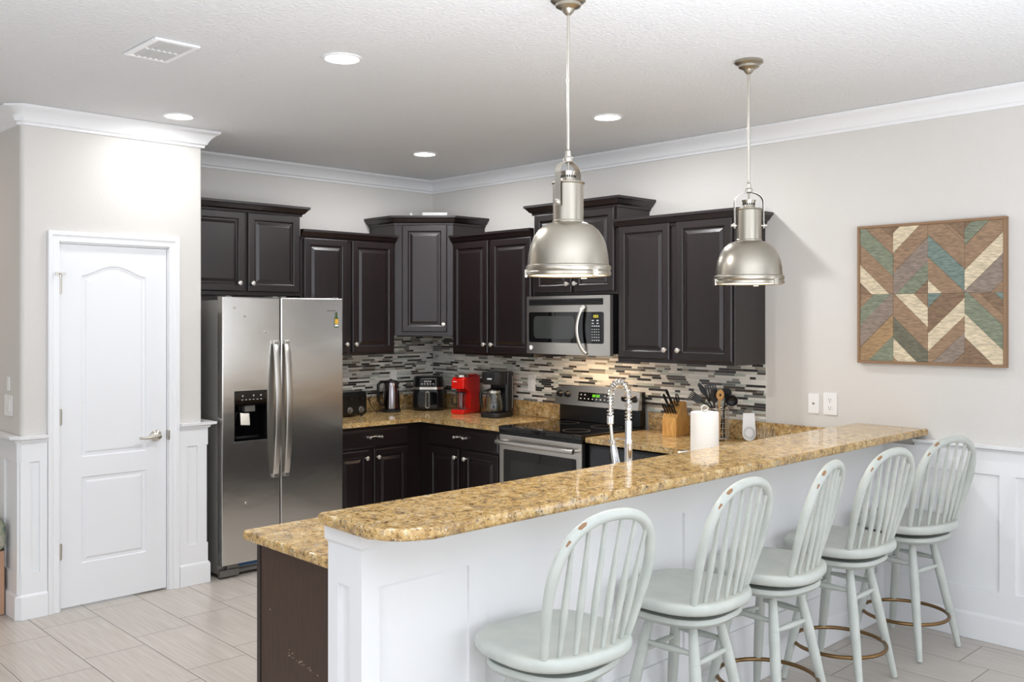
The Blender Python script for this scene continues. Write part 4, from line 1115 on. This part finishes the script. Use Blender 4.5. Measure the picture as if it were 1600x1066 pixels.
# red single-serve coffee maker
t = thing('coffee_maker', 'bright red single-serve coffee maker', 'coffee maker', (-0.20, -0.66, CT+0.001), RB+radians(14))
def sidep(pts, x0, x1, bev=0.006):
    """side profile (depth towards front = -y, z) extruded across x"""
    mb = MB(); mb.prism([(p[0], p[1]) for p in pts], x0, x1, bev, 3); mb.bm.verts.ensure_lookup_table()
    for v in mb.bm.verts: v.co = Vector((v.co.z, -v.co.x, v.co.y))
    return mb
sidep([(-0.10, 0), (0.125, 0), (0.13, 0.022), (0.125, 0.034), (0.03, 0.036), (0.025, 0.17), (0.06, 0.19), (0.125, 0.195), (0.125, 0.262), (0.10, 0.282), (-0.10, 0.29)], -0.058, 0.058, 0.008).build('body', red_m, t)
MB().lathe([(0.0, 0.018), (0.05, 0.018), (0.054, 0.014), (0.054, 0.0), (0, 0)], (0, -0.066, 0.2825), 30, cap=False).build('lid', nickel_m, t)
mb = MB(); mb.box(-0.006, 0.05, -0.02, 0.075, 0.2905, 0.302, 0.004); mb.build('lid_hinge', red_m, t)
mb = MB(); mb.box(-0.035, 0.0, -0.1335, -0.1325, 0.247, 0.252); mb.build('name_strip', plate_m, t, smooth=False)
mb = MB(); mb.box(-0.045, 0.045, -0.12, -0.04, 0.0355, 0.0385, 0.001); mb.build('drip_grate', gray_m, t)
# glass mug on its drip tray
_m = Matrix.Translation((-0.20, -0.66, CT+0.001)) @ Matrix.Rotation(RB+radians(14), 4, 'Z') @ Vector((0, -0.079, 0.0392))
t = thing('glass_mug', 'small glass mug standing on the drip tray of the red coffee maker', 'mug', _m, radians(150))
MB().lathe([(0.0, 0.001), (0.030, 0.001), (0.035, 0.01), (0.038, 0.12), (0.0365, 0.12), (0.033, 0.012), (0.0, 0.010)], (0, 0, 0), 28, cap=False).build('cup', clear_m, t)
MB().lathe([(0.0385, 0.121), (0.0395, 0.124), (0.0385, 0.127), (0.036, 0.124)], (0, 0, 0), 28, cap=False).build('rim', blkm_m, t)
MB().tube([(0.035, 0, 0.1), (0.062, 0, 0.1), (0.068, 0, 0.075), (0.062, 0, 0.04), (0.036, 0, 0.032)], 0.0055, 10).build('handle', blk_m, t)
# black drip coffee maker with carafe
t = thing('coffee_maker', 'black drip coffee maker with a glass carafe', 'coffee maker', (-0.19, -1.01, CT+0.001), RB+radians(16))
MB().prism(rrect(-0.088, 0.088, -0.145, 0.10, 0.05, 6), 0, 0.034, 0.008, 3).build('hotplate_base', blkm_m, t)
MB().prism(rrect(-0.085, 0.085, 0.005, 0.10, 0.03, 5), 0.0345, 0.332, 0.006, 2).build('water_tank', blk_m, t)
MB().rings([[(x*0.93, y, 0.243) for x, y in rrect(-0.088, 0.088, -0.12, 0.0045, 0.055, 8)], [(x, y, 0.255) for x, y in rrect(-0.088, 0.088, -0.125, 0.0045, 0.055, 8)], [(x, y, 0.325) for x, y in rrect(-0.09, 0.09, -0.13, 0.0045, 0.055, 8)], [(x*0.96, y*0.97, 0.334) for x, y in rrect(-0.09, 0.09, -0.13, 0.0045, 0.055, 8)]]).build('brew_head', blkm_m, t, angle=40)
MB().box(-0.02, 0.02, -0.1305, -0.127, 0.28, 0.292, 0.001).build('badge', tick_m, t)
MB().tube([(0.0865, 0.06, 0.06), (0.0865, 0.06, 0.30)], 0.004, 8).build('level_gauge', gray_m, t)
car = MB().lathe([(0.0, 0.0365), (0.056, 0.0365), (0.066, 0.045), (0.070, 0.07), (0.068, 0.11), (0.058, 0.155), (0.050, 0.185), (0.052, 0.20), (0.0505, 0.20), (0.0485, 0.185), (0.056, 0.155), (0.066, 0.11), (0.068, 0.07), (0.064, 0.047), (0.055, 0.0385), (0, 0.0385)], (0, -0.068, 0), 36, cap=False).build('carafe', clear_m, t)
MB().lathe([(0, 0.212), (0.03, 0.212), (0.05, 0.206), (0.0535, 0.2005), (0, 0.2005)], (0, -0.068, 0), 30, cap=False).build('carafe_lid', blk_m, car)
MB().lathe([(0.0525, 0.180), (0.0525, 0.196), (0.0508, 0.196), (0.0508, 0.180)], (0, -0.068, 0), 30, cap=False).build('carafe_band', nickel_m, car)
ha = radians(215); hx, hy = cos(ha), sin(ha)
MB().tube([(hx*0.052, -0.068+hy*0.052, 0.195), (hx*0.085, -0.068+hy*0.085, 0.20), (hx*0.098, -0.068+hy*0.098, 0.175), (hx*0.095, -0.068+hy*0.095, 0.11), (hx*0.085, -0.068+hy*0.085, 0.07)], [0.009, 0.011, 0.011, 0.011, 0.008], 12).build('carafe_handle', blk_m, car)

# knife block and its knives
t = thing('knife_block', 'light wood knife block on the counter right of the range', 'knife block', (-0.145, -2.605, CT+0.001), RB+radians(10))
prof = [(0.095, 0), (0.095, 0.115), (-0.005, 0.205), (-0.028, 0.212), (-0.048, 0.206), (-0.095, 0)]
kb = sidep(prof, -0.048, 0.048, 0.003).build('body', bamboo_m, t)
KBM = Matrix.Translation(t.location) @ Matrix.Rotation(RB+radians(10), 4, 'Z')
sl = Vector((0, -0.10, -0.09)).normalized()      # down the slanted top, towards the front
nrm = Vector((0, -0.67, 0.74)).normalized()      # out of the slanted top
def on_block(x, s): return Vector((x, 0.005, 0.205)) + sl*s
def knife(x, s, L, r, label, name='knife', grp='black handled knives in the block'):
    a = on_block(x, s)+nrm*0.0015
    k = MB(); w = [0.75, 1.0, 0.92, 0.85, 0.95, 1.1, 0.8]
    k.tube([a+nrm*(0.006+(L-0.006)*i/6) for i in range(7)], [r*v for v in w], 10, flat=(1, 0, 0, 0.62)); 
    o = thing(name, label, 'knife', t.location, RB+radians(10), grp)
    k.build('handle', blkm_m, o)
    b = MB(); b.tube([a, a+nrm*0.0065], [r*0.8, r*0.8], 10, flat=(1, 0, 0, 0.7)); b.build('bolster', nickel_m, o)
    rv = MB()
    for q in (0.35, 0.7): rv.lathe([(0.0022, -0.0008), (0.0022, 0.0008)], tuple(a+nrm*(L*q)+Vector((-r*0.62, 0, 0))), 8, 'x')
    rv.build('rivet', nickel_m, o)
for i in range(5):
    knife(-0.034+i*0.017, 0.098, 0.085, 0.0085, 'black steak knife handle in the front row of the knife block', grp='black steak knives in the front row of the block')
knife(-0.03, 0.052, 0.12, 0.0115, 'thick black knife handle at the left of the back rows of the block')
knife(0.004, 0.052, 0.10, 0.0105, 'black knife handle in the middle of the block, left of the scissors')
knife(-0.022, 0.018, 0.125, 0.012, 'tallest black knife handle at the back of the block')
o = thing('scissors', 'black handled kitchen scissors at the right of the knife block', 'scissors', t.location, RB+radians(10))
for s in (-1, 1):
    c = on_block(0.030, 0.03)+nrm*0.055; 
    MB().tube([c+Vector((0, 0, 0))+nrm*(0.030*cos(2*pi*i/20))+sl*(0.017*s+0.013*sin(2*pi*i/20)) for i in range(20)], 0.0042, 8, True).build('handle_loop', blkm_m, o)
mb = MB(); a = on_block(0.030, 0.03)+nrm*0.0015; mb.tube([a, a+nrm*0.026], 0.005, 8); mb.build('shank', nickel_m, o)

# wire utensil basket and utensils
UX, UY = -0.150, -2.92
t = thing('utensil_basket', 'round silver wire basket holding kitchen utensils', 'utensil holder', (UX, UY, CT+0.001), 0)
mb = MB(); R0 = 0.062
for z in (0.045, 0.075, 0.105, 0.135, 0.165): mb.tube([(R0*cos(2*pi*i/36), R0*sin(2*pi*i/36), z) for i in range(36)], 0.0013, 6, True)
for k in range(18): a = 2*pi*k/18; mb.tube([(R0*cos(a), R0*sin(a), 0.012), (R0*cos(a), R0*sin(a), 0.19)], 0.0013, 6)
mb.build('wire_grid', nickel_m, t)
for z in (0.012, 0.19): MB().tube([(R0*cos(2*pi*i/36), R0*sin(2*pi*i/36), z) for i in range(36)], 0.0032, 8, True).build('rim', nickel_m, t)
MB().lathe([(0, 0.010), (0.059, 0.010), (0.059, 0.014), (0, 0.014)], (0, 0, 0), 30, cap=False).build('base', gray_m, t)
for k in range(3):
    a = radians(-100+120*k); q = []
    for i in range(13):
        b = 2*pi*i/12; q.append(((R0+0.008*cos(b)+0.006)*cos(a), (R0+0.008*cos(b)+0.006)*sin(a), 0.0105+0.009*sin(b)))
    MB().tube(q[:-1], 0.0018, 6, True).build('scroll_foot', nickel_m, t)
def utensil(name, label, cat, off, tip, head, m=utens_m, r=0.0055):
    o = thing(name, label, cat, (UX, UY, CT+0.001), 0, 'kitchen utensils in the wire basket')
    a, b = Vector((off[0], off[1], 0.017)), Vector(tip)
    d = (b-a).normalized()
    mid = a.lerp(b, (0.2-a.z)/(b.z-a.z)) if b.z > 0.21 else b.copy(); mid.z = 0.196
    hr = sqrt(mid.x**2+mid.y**2)
    if hr > 0.044: mid.x *= 0.044/hr; mid.y *= 0.044/hr
    d = (b-mid).normalized()
    MB().tube([a, a.lerp(mid, 0.5), mid, mid.lerp(b, 0.5), b], [r, r, r*0.9, r*0.85, r*0.8], 10).build('handle', m, o)
    # head frame: along d, width across the view, thickness the rest
    vw = Vector((0.69, 0.72, 0)); w = d.cross(vw).normalized(); th = w.cross(d).normalized()
    head(o, b, d, w, th); return o
def blade(o, b, d, w, th, outline, thick, m, name):
    mb = MB(); A = [b+d*z+w*x-th*thick for x, z in outline]; B = [b+d*z+w*x+th*thick for x, z in outline]
    mb.rings([A, B]); return mb.build(name, m, o, angle=40)
ell = lambda rx, rz, n=20: [(rx*sin(2*pi*i/n), rz-rz*cos(2*pi*i/n)) for i in range(n)]
utensil('spatula', 'black narrow spatula leaning left in the utensil basket', 'spatula', (0.02, 0.0), (-0.005, 0.095, 0.275), lambda o, b, d, w, th: blade(o, b, d, w, th, [(-0.008, -0.012), (0.008, -0.012), (0.017, 0.015), (0.012, 0.065), (-0.004, 0.075), (-0.017, 0.03)], 0.002, utens_m, 'blade'))
def forkhead(o, b, d, w, th):
    blade(o, b, d, w, th, [(-0.007, -0.012), (0.007, -0.012), (0.024, 0.02), (0.024, 0.05), (-0.024, 0.05), (-0.024, 0.02)], 0.003, utens_m, 'bowl')
    for i in range(5): 
        x = -0.021+i*0.0105; MB().tube([b+d*0.048+w*x, b+d*0.068+w*x-th*0.006, b+d*0.078+w*x-th*0.016], [0.004, 0.0036, 0.0025], 8).build('tine', utens_m, o)
utensil('pasta_fork', 'black toothed pasta server leaning far left in the utensil basket', 'pasta server', (-0.03, -0.025), (-0.075, 0.075, 0.235), forkhead)
def turner(o, b, d, w, th):
    for i in range(5):
        x = -0.03+i*0.015; blade(o, b, d, w, th, [(x-0.0045, 0.0), (x+0.0045, 0.0), (x+0.0045, 0.08), (x-0.0045, 0.08)], 0.0016, utens_m, 'slat')
    for z0, z1 in ((-0.012, 0.001), (0.079, 0.09)): blade(o, b, d, w, th, [(-0.0345, z0), (0.0345, z0), (0.0345, z1), (-0.0345, z1)], 0.0017, utens_m, 'crossbar')
utensil('slotted_turner', 'black slotted turner in the middle of the utensil basket', 'turner', (0.0, -0.02), (-0.005, 0.035, 0.245), turner)
utensil('serving_spoon', 'black serving spoon in the utensil basket, left of the wooden spoon', 'spoon', (-0.045, 0.01), (-0.047, -0.005, 0.225), lambda o, b, d, w, th: blade(o, b, d, w, th, ell(0.026, 0.045), 0.003, utens_m, 'bowl'))
def woodhead(o, b, d, w, th):
    blade(o, b, d, w, th, ell(0.023, 0.034), 0.004, spoon_m, 'bowl'); blade(o, b-th*0.0042, d, w, th, [(x*0.3, z*0.3+0.026) for x, z in ell(0.02, 0.03)], 0.0004, dark_m, 'hole')
utensil('wooden_spoon', 'wooden spoon at the front of the utensil basket', 'spoon', (-0.03, -0.03), (-0.045, -0.042, 0.245), woodhead, spoon_m, 0.0065)
def ladle(o, b, d, w, th):
    mb = MB(); L = []
    for f, z in ((0.2, 0.0), (0.62, 0.004), (0.9, 0.016), (1.0, 0.032), (0.96, 0.032), (0.85, 0.018), (0.55, 0.008), (0.1, 0.006)):
        L.append([b+d*(0.036+0.040*f*cos(2*pi*i/24))+w*(0.036*f*sin(2*pi*i/24))+th*(0.03-z) for i in range(24)])
    mb.rings(L); mb.build('bowl', utens_m, o, angle=60)
utensil('ladle', 'black ladle at the right of the utensil basket', 'ladle', (-0.005, -0.045), (-0.01, -0.075, 0.22), ladle)
utensil('serving_spoon', 'black rounded spoon highest at the back of the utensil basket', 'spoon', (0.04, 0.015), (0.035, -0.03, 0.255), lambda o, b, d, w, th: blade(o, b, d, w, th, ell(0.032, 0.03), 0.003, utens_m, 'bowl'))

# white spoon rest and wire coil rack
t = thing('spoon_rest', 'white long ceramic spoon rest leaning upright beside the coil rack', 'spoon rest', (-0.085, -3.095, CT+0.001), RB+radians(40))
def srp(d, y): return [(x, y, z) for x, z in [(0.034-d, 0.168-d), (-0.034+d, 0.168-d)] + [(-(0.04-d)*cos(radians(a))*1.0, 0.045-(0.043-d)*sin(radians(a))) for a in range(0, 181, 12)]]
mb = MB(); mb.rings([srp(0.003, 0.004), srp(0, 0.001), srp(0, -0.002), srp(0.003, -0.004), srp(0.008, -0.0035)])
mb.xform(Matrix.Rotation(radians(-8), 4, 'X')); mb.build('dish', white_cer, t, angle=40)
mb = MB()
for r in (0.033, 0.026): mb.tube([(r*cos(2*pi*i/28), -0.0052-0.14*(0.05+r*0.8*sin(2*pi*i/28))*-1-0.0, 0.05+r*1.05*sin(2*pi*i/28)) for i in range(28)], 0.0008, 5, True)
mb.build('ring_line', gray_m, t)
t = thing('coil_rack', 'silver wire coil letter rack against the granite splash', 'rack', (-0.108, -3.225, CT+0.001), RB+radians(30))
mb = MB(); q = []
for i in range(6*20+1):
    a = 2*pi*i/20; q.append((-0.055+0.11*i/120, 0.045*cos(a), 0.0475+0.045*sin(a)))
mb.tube(q, 0.0018, 6); mb.build('coil', nickel_m, t)
mb = MB(); mb.tube([(-0.06, 0.02, 0.0021), (0.06, 0.02, 0.0021)], 0.002, 6); mb.tube([(-0.06, -0.02, 0.0021), (0.06, -0.02, 0.0021)], 0.002, 6); mb.build('base_rail', nickel_m, t)

# paper towel
PTX, PTY = -1.134, -3.50
t = thing('paper_towel_holder', 'metal paper towel stand with looped top on the peninsula counter', 'towel holder', (PTX, PTY, CT+0.001), 0)
MB().lathe([(0.0, 0.0), (0.075, 0.0), (0.076, 0.004), (0.07, 0.009), (0.008, 0.011), (0.0, 0.011)], (0, 0, 0), 36, cap=False).build('base', nickel_m, t)
MB().tube([(0, 0, 0.01), (0, 0, 0.284)], 0.0055, 12).build('rod', nickel_m, t)
vw = Vector((0.72, -0.69, 0))
MB().tube([Vector((0, 0, 0.297))+vw*(0.0165*cos(2*pi*i/24))+Vector((0, 0, 0.013*sin(2*pi*i/24))) for i in range(24)], 0.004, 10, True).build('loop', nickel_m, t)
tag(MB().lathe([(0.019, 0.0), (0.0665, 0.0), (0.068, 0.003), (0.068, 0.262), (0.0655, 0.266), (0.022, 0.266), (0.019, 0.263), (0.019, 0.0)], (PTX, PTY, CT+0.0135), 40, cap=False).build('paper_towel_roll', paper_m), 'full white paper towel roll on the stand behind the bar', 'paper towels')

# spring faucet
FXP, FYP = -1.843, -3.60
t = thing('kitchen_faucet', 'tall chrome spring-neck faucet rising behind the bar top', 'faucet', (FXP, FYP, CT+0.0008), radians(4))
MB().lathe([(0.028, 0), (0.028, 0.008), (0.019, 0.014), (0.0165, 0.03), (0.0165, 0.19), (0.0175, 0.194), (0.0175, 0.215), (0.0145, 0.22), (0.0145, 0.295), (0.012, 0.30)], (0, 0, 0), 24).build('post', chrome_m, t)
pth = [Vector((0, 0, 0.30+0.012*i)) for i in range(6)]
AR, zc = 0.048, 0.385
pth = [Vector((0, 0, 0.30+0.085*i/6)) for i in range(6)] + [Vector((0, AR-AR*cos(pi*i/14), zc+0.078*sin(pi*i/14))) for i in range(15)] + [Vector((0, 2*AR, zc-0.085*i/6)) for i in range(1, 7)]
MB().tube(pth+[Vector((0, 2*AR-0.004, 0.26)), Vector((0, 2*AR-0.01, 0.21)), Vector((0, 2*AR-0.014, 0.19))], 0.0075, 12).build('hose', nickel_m, t)
# spring coil around the hose
def along(pts, n):
    L = [0]
    for a, b in zip(pts, pts[1:]): L.append(L[-1]+(b-a).length)
    out = []
    for i in range(n+1):
        s = L[-1]*i/n; k = 0
        while k < len(L)-2 and L[k+1] < s: k += 1
        f = (s-L[k])/max(1e-9, L[k+1]-L[k]); out.append((pts[k].lerp(pts[k+1], f), (pts[k+1]-pts[k]).normalized()))
    return out
turns = 26; sm = along(pth, turns*12); q = []
for i, (p, d) in enumerate(sm):
    u = Vector((1, 0, 0)); w = d.cross(u).normalized(); a = 2*pi*i/12
    q.append(p+(u*cos(a)+w*sin(a))*0.0135)
MB().tube(q, 0.003, 6).build('spring', chrome_m, t)
mb = MB(); mb.lathe([(0.012, -0.02), (0.0155, -0.016), (0.0155, 0.016), (0.011, 0.02)], (0, 2*AR, zc-0.09), 18); mb.build('spring_collar', chrome_m, t)
mb = MB(); mb.tube([(0, 0, 0.21), (0, 0.05, 0.215), (0, 2*AR-0.012, 0.205)], 0.005, 10); mb.lathe([(0.013, -0.012), (0.016, -0.008), (0.016, 0.01), (0.012, 0.012)], (0, 2*AR-0.012, 0.20), 16); mb.build('docking_arm', chrome_m, t)
hd_ = [(0, 2*AR-0.014, 0.187), (0, 2*AR-0.019, 0.165), (0, 2*AR-0.026, 0.13), (0, 2*AR-0.033, 0.098), (0, 2*AR-0.036, 0.085)]
MB().tube(hd_, [0.0125, 0.0165, 0.0175, 0.0195, 0.018], 16).build('spray_head', chrome_m, t)
MB().box(-0.006, 0.006, 2*AR-0.003, 2*AR+0.004, 0.115, 0.155, 0.002).build('spray_button', blkm_m, t)
MB().tube([(0.012, 0, 0.06), (0.05, 0, 0.065), (0.10, 0.0, 0.09)], [0.008, 0.007, 0.006], 10).build('lever', chrome_m, t)
# soap dispenser
t = thing('soap_dispenser', 'small chrome soap pump spout just behind the bar edge', 'soap dispenser', (-1.31, -3.56, CT+0.0008), radians(135))
MB().lathe([(0.02, 0), (0.02, 0.006), (0.012, 0.01), (0.010, 0.08), (0.012, 0.085), (0.012, 0.112), (0.0, 0.116)], (0, 0, 0), 18).build('pump', chrome_m, t)
MB().tube([(0.0, 0, 0.105), (0.03, 0, 0.107), (0.072, 0, 0.102), (0.080, 0, 0.094)], [0.008, 0.0075, 0.006, 0.006], 10).build('spout', chrome_m, t)

# white box on top of the corner cabinet, small bottle beside it
t = MB().box(-0.1, 0.1, -0.05, 0.05, 0, 0.108, 0.004).build('storage_box', plate_m); t.location = (-0.235, -0.32, TT+0.001); t.rotation_euler = (0, 0, -pi/4)
tag(t, 'long white box lying on top of the corner cabinet', 'box')
t = MB().lathe([(0.012, 0), (0.012, 0.10), (0.008, 0.108), (0, 0.11)], (0, 0, 0), 16).build('small_bottle', plate_m); t.location = (-0.375, -0.185, TT+0.001)
tag(t, 'tiny white cap showing left of the box on the corner cabinet', 'bottle')

# bench at the far left edge
t = thing('bench', 'tan wooden bench with a patterned teal cushion at the far left edge', 'bench', (-3.4365, -0.515, 0), 0)
mb = MB(); mb.box(-0.55, 0.0, -0.02, 0.45, 0.001, 0.35, 0.006); mb.build('frame', oakfurn_m, t)
MB().box(-0.56, 0.010, -0.035, 0.46, 0.3505, 0.52, 0.04, 4).build('cushion', fabric_m, t)
